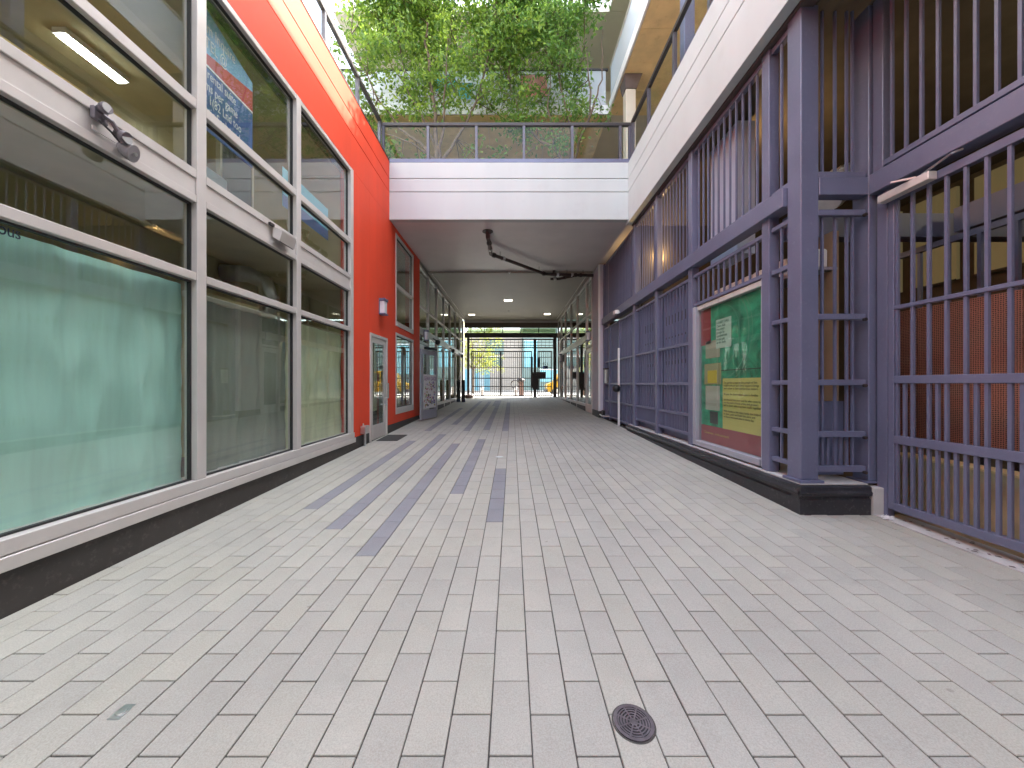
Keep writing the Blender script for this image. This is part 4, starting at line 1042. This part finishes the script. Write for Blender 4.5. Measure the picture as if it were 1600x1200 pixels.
# goods on the mezzanine
t = thing('sofa', 'mustard yellow sofa back behind the near upper window', 'sofa', (-3.7, 2.9, 3.13))
ym = plain(.5, .33, .06, .8)
build('backrest', B(-3.50, -3.72, 2.05, 3.35, 3.3, 3.75, ch=.05), ym, t); build('seat', B(-3.725, -4.4, 2.05, 3.35, 3.13, 3.42, ch=.04), ym, t)
t = thing('shelf_unit', 'dark shelving with small goods behind the yellow sofa', 'shelf', (-4.9, 3, 3.13))
for z in (3.4, 3.8, 4.2): build('shelf', B(-4.7, -5.1, 1.6, 4.6, z, z+.03), M['darksteel'], t)
for y in (1.6, 3.1, 4.56): build('upright', B(-4.7, -5.1, y, y+.04, 3.13, 4.5), M['darksteel'], t)
rnd = random.Random(5)
pal = [(.5, .1, .06), (.1, .25, .4), (.55, .5, .4), (.12, .3, .15), (.5, .35, .1), (.6, .6, .6)]
seen_goods = set()
for i in range(12):
    y = rnd.uniform(1.7, 4.4); z = rnd.choice((3.43, 3.83, 4.23)); h = rnd.uniform(.08, .28); d = rnd.uniform(.08, .2)
    bx_ = B(-4.75, -4.95, y, y+d, z, z+h, ch=.008) if i % 2 else MB().lathe([(d*.4, 0), (d*.45, h*.6), (d*.2, h*.8), (d*.2, h)], (-4.85, y, z), 12)
    key_ = (i % 6, z, 0 if y < 2.4 else 1 if y < 3.4 else 2)
    if key_ in seen_goods: continue
    seen_goods.add(key_)
    o = build('jar' if i % 2 == 0 else 'carton', bx_, plain(*pal[i % 6])); tag(o, 'small %s %s on the %s of the upstairs shelves' % (['orange red', 'blue', 'beige', 'green', 'ochre', 'white'][i % 6], 'jar' if i % 2 == 0 else 'carton', {3.43: 'lowest', 3.83: 'middle', 4.23: 'top'}[z]+(' one, near end,' if y < 2.4 else ' one, middle,' if y < 3.4 else ' one, far end,')), 'jar' if i % 2 == 0 else 'carton', 'goods on the upper shelves')
# banners in the upper windows
bl = plain(.05, .12, .32)
t = thing('hanging_banner', 'dark blue banner with white writing under a red and light blue top', 'banner', (-2.95, 3.75, 3.9))
bn = build('cloth', B(-2.93, -2.935, 3.30, 4.12, 3.76, 4.37), plain(.04, .11, .30), t)
build('stripe', B(-2.928, -2.929, 3.30, 4.12, 4.375, 4.395), M['white'], t)
m_ = MB(); m_.poly([(3.30, 4.395), (4.12, 4.395), (4.12, 4.62), (3.30, 4.46)], 0, -2.93, -2.935); build('red_band', m_, plain(.5, .06, .05), t)
m_ = MB(); m_.poly([(3.30, 4.46), (4.12, 4.62), (4.12, 4.72), (3.30, 4.99)], 0, -2.93, -2.935); build('blue_top', m_, plain(.22, .42, .62), t)
wp = M['white']
text('print', 'Spum Inquire\nBy TEL @', .15, (-2.926, 3.36, 4.70), '+x', wp, t, width=.62)
text('print', 'Rec. rental suite\nDorms per game\nInter 1(82 Lnd too\nAtlantic Seabound\nIdeal tour', .125, (-2.926, 3.34, 4.27), '+x', wp, t, width=.64)
t = thing('hanging_banner', 'pale blue banner with pink script in the last upper window', 'banner', (-3.1, 5.4, 3.6))
build('cloth', B(-3.05, -3.055, 4.85, 6.05, 3.70, 4.22), plain(.2, .55, .68), t)
build('band', B(-3.047, -3.048, 4.85, 6.05, 3.70, 3.86), plain(.05, .12, .3), t)
text('print', 'Atlantic', .20, (-3.045, 5.25, 3.92), '+x', plain(.7, .2, .3), t)
t = thing('standing_board', 'dark framed display board leaning by the blue banner', 'board', (-3.3, 4.35, 3.13))
build('panel', B(-3.25, -3.28, 4.08, 4.55, 3.35, 4.15), plain(.05, .06, .05), t); 
mb = MB(); mb.box(-3.24, -3.29, 4.05, 4.08, 3.13, 4.18); mb.box(-3.24, -3.29, 4.55, 4.58, 3.13, 4.18); mb.box(-3.24, -3.29, 4.08, 4.55, 4.15, 4.18); build('frame', mb, plain(.5, .46, .3), t)
t = thing('parcel', 'white and pale blue carton behind the middle upper window', 'carton', (-3.2, 3.75, 3.14))
build('box', B(-3.08, -3.28, 3.58, 3.95, 3.14, 3.52, ch=.006), plain(.5, .62, .66), t); build('flap', B(-3.1, -3.27, 3.6, 3.93, 3.522, 3.535), plain(.7, .7, .7), t)
t = thing('woven_basket', 'tan basket of sticks in the small pane next to the red wall', 'basket', (-3.15, 5.25, 3.13))
mb = MB()
for i in range(26):
    a = rnd.uniform(0, 6.28); r = rnd.uniform(0, .09)
    mb.cyl((-3.15+r*math.cos(a), 5.3+r*math.sin(a), 3.2), (-3.15+2*r*math.cos(a), 5.3+2.4*r*math.sin(a), 3.55+rnd.uniform(0, .12)), .008, n=5)
build('sticks', mb, plain(.4, .27, .13), t); build('basket', MB().lathe([(.09, 0), (.13, .12), (.12, .26)], (-3.15, 5.3, 3.131), 16), plain(.35, .22, .1), t)

# ------------------------------------------------------------------ inside the right building
for i, (u, v, X) in enumerate(((1173, 272, 3.5), (1014, 398, 3.6), (1283, 200, 4.6), (1030, 396, 3.4), (1105, 290, 4.6))):
    y = 570*X/(u-800); z = EYE+(600-v)/570*y
    lab = ['warm pendant bulb glowing behind the tall upper bars', 'warm bulb glowing behind the farther upper bars', 'bare warm bulb shining beside the corner post', 'fainter warm bulb just right of the farther glow', 'warm bulb behind the pale partition'][i]
    t = thing('pendant_bulb', lab, 'light bulb', (X, y, z), 'warm bulbs inside the purple building')
    build('bulb', MB().lathe([(.012, -.05), (.03, -.02), (.032, .01), (.015, .05)], (X, y, z), 12), M['bulb'], t, smooth=True)
    build('socket', MB().cyl((X, y, z+.05), (X, y, z+.09), .016, n=8), M['black'], t); build('cord', MB().cyl((X, y, z+.09), (X, y, 4.97), .003, n=5), M['black'], t)
    ld = bpy.data.lights.new('bulb_glow', 'POINT'); ld.energy = 3; ld.color = (1, .62, .25); ld.shadow_soft_size = .04
    lo = bpy.data.objects.new('bulb_glow', ld); C.objects.link(lo); lo.parent = t; lo.location = (-.02, -.08, -.08)
t = thing('storage_boxes', 'row of white plastic tubs on a rack behind the screen over the poster', 'tubs', (3.3, 4.6, 2.5))
build('rack', B(3.05, 3.35, 3.75, 5.6, 2.50, 2.53), M['galv'], t)
for i in range(6): build('tub', B(3.07, 3.3, 3.8+i*.3, 4.07+i*.3, 2.535, 2.74, ch=.02), M['white'], t)
t = thing('foil_duct', 'crinkled silver duct behind the upper bars next to the corner post', 'duct', (3.4, 4.1, 3.5))
mb = MB(); pts = []
rnd = random.Random(3)
for i in range(22):
    a = i/21; pts.append((3.5+.35*math.sin(a*3), 4.05+a*.3, 3.38+.32*math.sin(a*2.6)))
mb.tube(pts, [.14+.014*(i % 2) for i in range(22)], 16); build('hose', mb, M['galv'], t); build('clamp', MB().cyl(pts[10], pts[11], .165, n=18), M['steel'], t)
t = thing('bearded_mannequin', 'orange cloth bundle with a dark top behind the narrow return screen', 'bundle', (3.2, 4.6, 2.3))
build('bundle', MB().lathe([(.08, 0), (.14, .1), (.1, .25), (.04, .3)], (3.62, 4.25, 2.28), 14), plain(.6, .16, .03), t, smooth=True)
build('top', MB().lathe([(.05, .3), (.1, .38), (.08, .5), (.02, .56)], (3.62, 4.25, 2.28), 14), plain(.03, .03, .03), t, smooth=True)
build('stand', MB().cyl((3.62, 4.25, .3), (3.62, 4.25, 2.28), .02), M['darksteel'], t)
blm = emis('daylight_glow_blind', (.26, .22, .11), .02)  # faint emission puts the daylight into the blinds themselves
for i in range(4):
    y0 = 4.6+i*.95
    t = thing('glow_blind', 'cream blind given its own daylight glow in the room behind the purple gate, %s from the right' % ['first', 'second', 'third', 'fourth'][i], 'blind', (7.9, y0, 3.2), 'roller blinds behind the gate')
    build('blind', B(7.92, 7.98, y0, y0+.7, 3.2, 4.85), blm, t); build('bottom_bar', B(7.90, 7.915, y0, y0+.7, 3.16, 3.2), M['darksteel'], t)
t = thing('inner_fence', 'dark inner fence bars standing behind the rust red screen', 'fence', (4.5, 2.5, 2.0))
build('rail', B(4.5, 4.54, .2, 4.3, 2.78, 2.84), M['purple_d'], t); build('rail', B(4.5, 4.54, .2, 4.3, .05, .1), M['purple_d'], t)
repeat('bar', MB().box(0, .03, -.015, .015, 0, 2.68), M['purple_d'], t, [(4.505, .4+i*.26, .1) for i in range(15)])
ld = bpy.data.lights.new('room_bulb', 'POINT'); ld.energy = 4; ld.color = (1, .85, .5); ld.shadow_soft_size = .1
t = thing('room_lamp', 'ceiling lamp inside the room behind the purple gate', 'ceiling lamp', (6.2, 2.5, 4.5))
build('globe', MB().lathe([(.02, -.08), (.09, -.03), (.09, .03), (.02, .08)], (6.2, 2.5, 4.5), 16), emis('globe_lens', (1, .85, .5), .6), t, smooth=True)
build('stem', MB().cyl((6.2, 2.5, 4.58), (6.2, 2.5, 4.97), .01), M['black'], t)
lo = bpy.data.objects.new('room_bulb', ld); C.objects.link(lo); lo.parent = t; lo.location = (0, 0, -.2)

# ------------------------------------------------------------------ trees on the terrace
def leaf_mat(name, a, b):
    m = bpy.data.materials.new(name); m.use_nodes = True; t = m.node_tree; t.nodes.clear()
    o = t.nodes.new('ShaderNodeOutputMaterial'); d = t.nodes.new('ShaderNodeBsdfPrincipled'); d.inputs['Roughness'].default_value = .45
    tl = t.nodes.new('ShaderNodeBsdfTranslucent')
    ge = t.nodes.new('ShaderNodeNewGeometry'); cr = t.nodes.new('ShaderNodeValToRGB')
    cr.color_ramp.elements[0].color = (*a, 1); cr.color_ramp.elements[1].color = (*b, 1)
    t.links.new(ge.outputs['Random Per Island'], cr.inputs[0]); t.links.new(cr.outputs[0], d.inputs['Base Color'])
    hs = t.nodes.new('ShaderNodeHueSaturation'); hs.inputs['Value'].default_value = 1.6; hs.inputs['Hue'].default_value = .48
    t.links.new(cr.outputs[0], hs.inputs['Color']); t.links.new(hs.outputs[0], tl.inputs[0])
    mx = t.nodes.new('ShaderNodeMixShader'); mx.inputs[0].default_value = .45
    t.links.new(d.outputs[0], mx.inputs[1]); t.links.new(tl.outputs[0], mx.inputs[2]); t.links.new(mx.outputs[0], o.inputs[0]); return m
LM = leaf_mat('terrace_leaves', (.06, .15, .025), (.24, .36, .05))
LM2 = leaf_mat('bluish_leaves', (.06, .16, .03), (.20, .34, .06))
LMY = leaf_mat('yellow_leaves', (.12, .17, .025), (.26, .28, .04))

def leafquad(mb, p, s, rnd):
    d = Vector((rnd.gauss(0, 1), rnd.gauss(0, 1), rnd.gauss(-.7, .6))).normalized()
    sd = d.cross(Vector((rnd.gauss(0, 1), rnd.gauss(0, 1), rnd.gauss(0, 1)))).normalized()
    n = d.cross(sd)*s*.12
    a = p; b = p+d*s*.5+sd*s*.24+n; c = p+d*s; e = p+d*s*.5-sd*s*.24+n
    k = len(mb.v); mb.v += [tuple(a), tuple(b), tuple(c), tuple(e)]; mb.f += [(k, k+1, k+2), (k, k+2, k+3)]

def tree(name, label, base, stems, clumps, m, seed, leaf=.07, per=260):
    """stems: list of point lists with start radius; clumps: (centre, radii, count factor)"""
    rnd = random.Random(seed)
    t = thing(name, label, 'tree', base)
    mb = MB(); tips = []
    for pts, r in stems:
        P = [Vector(base)+Vector(p) for p in pts]; Q = []
        for i in range(len(P)-1):
            for k in range(4):
                f = k/4; q = P[i].lerp(P[i+1], f)
                if i+k: q += Vector((rnd.gauss(0, .018), rnd.gauss(0, .018), rnd.gauss(0, .01)))
                Q.append(q)
        Q.append(P[-1]); n = len(Q)
        mb.tube(Q, [r*(1-.8*i/(n-1)) for i in range(n)], 7); tips += Q[n//3:]
    build('trunk', mb, M['bark'], t, smooth=True)
    tw = MB(); lv = MB()
    for c, rad, cnt in clumps:
        cw = Vector(c)
        # twigs from nearest stem point to sub-clumps
        near = min(tips, key=lambda q: (q-cw).length)
        tw.tube([near, near.lerp(cw, .5)+Vector((rnd.gauss(0, .05), rnd.gauss(0, .05), rnd.gauss(.03, .05))), cw], [.014, .009, .004], 5)
        subs = []
        for _ in range(max(3, int(7*cnt))):
            q = cw+Vector((rnd.gauss(0, rad[0]*.5), rnd.gauss(0, rad[1]*.5), rnd.gauss(0, rad[2]*.5)))
            subs.append(q); mid = cw.lerp(q, .55)+Vector((0, 0, rnd.uniform(0, .08)))
            tw.tube([cw, mid, q], [.007, .005, .002], 4)
        for _ in range(int(per*cnt)):
            s_ = rnd.choice(subs); g = .16
            p = s_+Vector((rnd.gauss(0, g), rnd.gauss(0, g), rnd.gauss(-.02, g*.7)))
            leafquad(lv, p, leaf*rnd.uniform(.6, 1.25), rnd)
    build('twigs', tw, M['bark'], t, kind='stuff'); build('crown', lv, m, t)
    return t
def clumpfield(rnd, x0, x1, y0, y1, z0, z1, n, r, skip=.0, top=1.5):
    out = []
    for _ in range(n):
        f = rnd.random()**(1/top); z = z0+(z1-z0)*f
        out.append(((rnd.uniform(x0, x1), rnd.uniform(y0, y1), z), (r, r*.8, r*.7), .4+.8*f))
    return out
rnd = random.Random(11)
base = (-1.93, 9.35, 6.36)
st = [([(0, 0, 0), (.02, 0, .55), (.0, 0, 1.1), (-.1, .1, 2.2), (-.3, .1, 3.8), (-.2, 0, 4.8)], .085),
      ([(.02, 0, .5), (.15, 0, 1.2), (.2, -.1, 2.2), (.35, 0, 4.0)], .05),
      ([(.02, 0, .45), (.35, 0, 1.0), (.9, .1, 2.0), (1.3, .1, 3.3), (1.5, 0, 4.4)], .05),
      ([(0, 0, .6), (-.4, 0, 1.1), (-1.0, .1, 1.6), (-1.7, .1, 2.6), (-2.2, 0, 3.9)], .045),
      ([(0, 0, .7), (-.6, -.2, 1.0), (-1.5, -.2, 1.3), (-2.2, -.1, 2.0)], .025),
      ([(0, 0, .9), (-.25, .2, 1.6), (-.9, .3, 2.9), (-1.1, .3, 4.2)], .035)]
cf = clumpfield(rnd, -4.1, .3, 8.75, 10.4, 8.1, 11.9, 92, .55)
cf += [((-2.9, 9.6, 6.8), (.5, .4, .3), .9), ((-2.0, 9.7, 6.75), (.4, .3, .2), .7), ((-.9, 9.8, 6.8), (.5, .3, .3), .9), ((-3.3, 9.5, 7.6), (.4, .3, .3), .5), ((-1.4, 9.9, 7.0), (.7, .3, .35), .8), ((-2.4, 9.9, 6.95), (.5, .3, .35), .8), ((-.3, 10.0, 6.95), (.5, .3, .4), .9), ((-3.4, 9.8, 7.3), (.4, .3, .3), .5), ((-1.0, 9.6, 7.5), (.4, .3, .3), .4)]
tree('terrace_tree', 'many stemmed leafy tree behind the left part of the glass railing', base, st, cf, LM, 21, leaf=.13, per=265)
base = (1.52, 9.4, 6.36)
st = [([(0, 0, 0), (-.05, 0, .4), (-.4, 0, 1.0), (-.9, .1, 1.4), (-1.3, .1, 1.9), (-1.6, .1, 2.9)], .055),
      ([(-.02, 0, .3), (.2, 0, 1.2), (.55, 0, 2.0), (.8, .1, 2.9), (.85, .1, 4.2)], .045),
      ([(.5, 0, 1.9), (.45, 0, 2.8), (.35, 0, 4.0)], .03),
      ([(.0, 0, .5), (.0, .1, 1.6), (-.3, .1, 3.0), (-.2, .1, 4.3)], .035),
      ([(-.4, 0, 1.0), (-.6, -.1, 2.0), (-.5, 0, 3.2)], .03)]
cf = clumpfield(rnd, -.3, 2.0, 8.8, 10.3, 7.9, 11.9, 66, .5)
cf += [((.7, 9.3, 7.9), (.5, .3, .3), .9), ((.2, 9.6, 8.3), (.5, .3, .3), 1.0), ((1.1, 9.2, 7.6), (.3, .3, .25), .6), ((.9, 9.9, 6.9), (.5, .3, .3), .6), ((.0, 10, 6.95), (.4, .3, .4), .8), ((1.6, 9.3, 7.6), (.2, .2, .2), .3), ((2.3, 9.4, 8.5), (.3, .3, .2), .35)]
tree('terrace_tree', 'arching slender tree behind the right part of the glass railing', base, st, cf, LM2, 22, leaf=.12, per=215)

# cloths and signs hung on the gallery
def flag(name, x0, x1, z0, z1, c, label, y=10.9, frill=None):
    t = thing(name, label, 'banner', ((x0+x1)/2, y, z1))
    mb = MB(); n = 14
    for i in range(n+1):
        f = i/n
        for z in (z0, z1): mb.v.append((x0+(x1-x0)*f, y+.02*math.sin(f*11), z))
    for i in range(n): mb.f.append((2*i, 2*i+2, 2*i+3, 2*i+1))
    build('cloth', mb, plain(*c), t, smooth=True); build('rod', MB().cyl((x0-.03, y, z1+.01), (x1+.03, y, z1+.01), .012, n=6), M['darksteel'], t)
    return t
flag('hanging_cloth', -.14, .02, 11.25, 11.75, (.7, .1, .02), 'narrow orange cloth hanging at the upper gallery')
t = flag('hanging_cloth', -.2, .02, 10.9, 11.2, (.62, .6, .4), 'small cream sign with dark pattern at the upper gallery')
mb = MB()
for i in range(2):
    for j in range(3): mb.box(-.165+i*.1, -.10+i*.1, 10.868, 10.872, 10.94+j*.085, 10.985+j*.085)
build('pattern', mb, M['black'], t)
flag('hanging_cloth', .25, 1.05, 9.9, 10.55, (.75, .32, .3), 'large pink cloth draped over the gallery guard')
flag('hanging_cloth', -2.3, -1.7, 10.1, 10.55, (.1, .5, .6), 'turquoise cloth over the gallery guard behind the left tree')
flag('hanging_cloth', -1.6, -1.2, 9.85, 10.3, (.12, .45, .5), 'smaller turquoise cloth beside the larger turquoise one')

# ------------------------------------------------------------------ the street beyond
def block(name, label, x0, x1, y0, y1, z1, m, wins, wm, extra=None):
    t = thing(name, label, 'building', ((x0+x1)/2, y0, .56))
    build('wall', B(x0, x1, y0, y1, .57, z1), m, t)
    build('roof', B(x0-.1, x1+.1, y0-.1, y1+.1, z1, z1+.2), M['white'], t)
    for (a, b, c, d) in wins:
        w_ = build('window', B(a, b, y0-.08, y0-.002, c, d), wm, t); build('frame', B(a-.08, b+.08, y0-.12, y0-.082, d, d+.1), M['white'], w_)
    return t
block('street_building', 'beige street building with a dark horizontal window', -9, 1.2, 44, 54, 7.5, plain(.30, .27, .23), [(-3.4, -1.2, 3.5, 4.6), (-3.2, -1.0, 4.9, 6.6), (-8, -6, 1.2, 4)], plain(.12, .18, .17, .25))
block('street_building', 'teal and white panelled building across the street', 1.25, 14, 43.5, 54, 12, plain(.14, .20, .18), [(1.5, 3.0, 3.3, 6.5), (3.4, 5.6, 1.6, 3.0), (6.5, 9, 2.5, 6)], plain(.2, .45, .5, .25))
block('street_building', 'blue walled building at the left across the street', -22, -9.1, 43, 54, 10, plain(.10, .22, .28), [(-13, -11, 2, 5), (-18, -15, 2, 5)], plain(.1, .14, .15, .25))
t = thing('site_hoarding', 'pale blue hoarding panels on the far pavement', 'hoarding', (-4.5, 41.2, .57))
for i in range(5): build('panel', B(-5.6+i*.62, -5.0+i*.62, 41.2, 41.26, .58, 3.0), plain(*((.10, .24, .29) if i % 2 == 0 else (.26, .32, .34))), t)
# street tree
rnd = random.Random(4)
base = (-3.6, 33.5, .44)
st = [([(0, 0, 0), (.05, 0, 2.2), (.0, 0, 4.0), (-.2, 0, 6)], .14), ([(.0, 0, 2.0), (.7, 0, 3.3), (1.4, 0, 4.6)], .07), ([(.0, 0, 2.2), (-.9, 0, 3.6), (-1.7, 0, 5)], .07)]
cf = [((-3.6+rnd.uniform(-2.6, 1.9), 33.5+rnd.uniform(-1.2, 1.2), rnd.uniform(3.0, 7.4)), (.9, .7, .6), 1) for _ in range(60)]
tree('street_tree', 'yellow green street tree beyond the left part of the gate', base, st, cf, LMY, 31, leaf=.17, per=110)
# yellow van
t = thing('yellow_van', 'yellow parked van seen through the pedestrian gate', 'van', (4.6, 29.5, .44))
yl = plain(.5, .28, .01, .3); zr = .44
prof = [(2.75, zr+.28), (2.72, zr+.85), (3.25, zr+1.05), (3.75, zr+1.75), (4.1, zr+1.9), (7.4, zr+1.9), (7.55, zr+1.7), (7.6, zr+.3)]
n = len(prof); mb = MB()
b_ = 0
for y in (28.4, 30.2):
    for x, z in prof: mb.v.append((x, y, z))
for i in range(n):
    j = (i+1) % n; mb.f.append((i, j, n+j, n+i))
mb.f += [tuple(range(n))[::-1], tuple(range(n, 2*n))]
build('body', mb, yl, t)
m_ = MB(); m_.poly([(3.4, zr+1.1), (3.85, zr+1.7), (4.6, zr+1.72), (4.6, zr+1.1)], 1, 28.38, 28.395); build('window', m_, M['black'], t)
build('window', B(4.75, 6.2, 28.38, 28.395, zr+1.1, zr+1.72), M['black'], t)
build('bumper', B(2.62, 2.76, 28.35, 30.25, zr+.25, zr+.48, ch=.03), plain(.05, .05, .05), t)
for x in (3.45, 6.7):
    for y in (28.37, 29.98):
        w_ = build('wheel', MB().cyl((x, y, zr+.32), (x, y+.24, zr+.32), .32, n=24), M['black'], t)
        if y < 29: build('rim', MB().cyl((x, y-.012, zr+.32), (x, y-.001, zr+.32), .19, n=18), M['steel'], w_)
build('headlight', B(2.70, 2.74, 28.5, 28.8, zr+.6, zr+.78), M['white'], t)
# litter bin, posts
t = thing('litter_bin', 'brown street litter bin with a dark domed hood beyond the gate', 'litter bin', (.65, 24, .57))
build('body', B(.45, .78, 23.8, 24.15, .57, 1.48, ch=.02), plain(.2, .12, .1), t)
build('hood', MB().lathe([(.25, 0), (.28, .08), (.2, .2), (.05, .26)], (.58, 23.97, 1.49), 18), M['darksteel'], t, smooth=True)
t = thing('bicycle_ring_stand', 'dark ring shaped bicycle stand beside the litter bin', 'bicycle stand', (.15, 24, .57))
pts = [(.2+.26*math.cos(a), 24.05, 1.32+.26*math.sin(a)) for a in [2*math.pi*i/24 for i in range(25)]]
build('ring', MB().tube(pts, .035, 8), M['darksteel'], t); build('post', MB().cyl((.2, 24.05, .57), (.2, 24.05, 1.08), .03), M['galv'], t)
for i, x in enumerate((-1.9, .25)):
    t = thing('grey_bollard', ['grey street bollard beyond the left gate leaf', 'grey street bollard in front of the litter bin'][i], 'bollard', (x, 23.4+.8*i, .57), 'grey street bollards')
    build('shaft', MB().lathe([(.1, 0), (.1, .52), (.07, .58), (.02, .6)], (x, 23.4-.2*i, .57), 14), plain(.4, .36, .35), t)
    build('band', MB().lathe([(.104, .4), (.104, .46)], (x, 23.4-.2*i, .57), 14), M['white'], t)
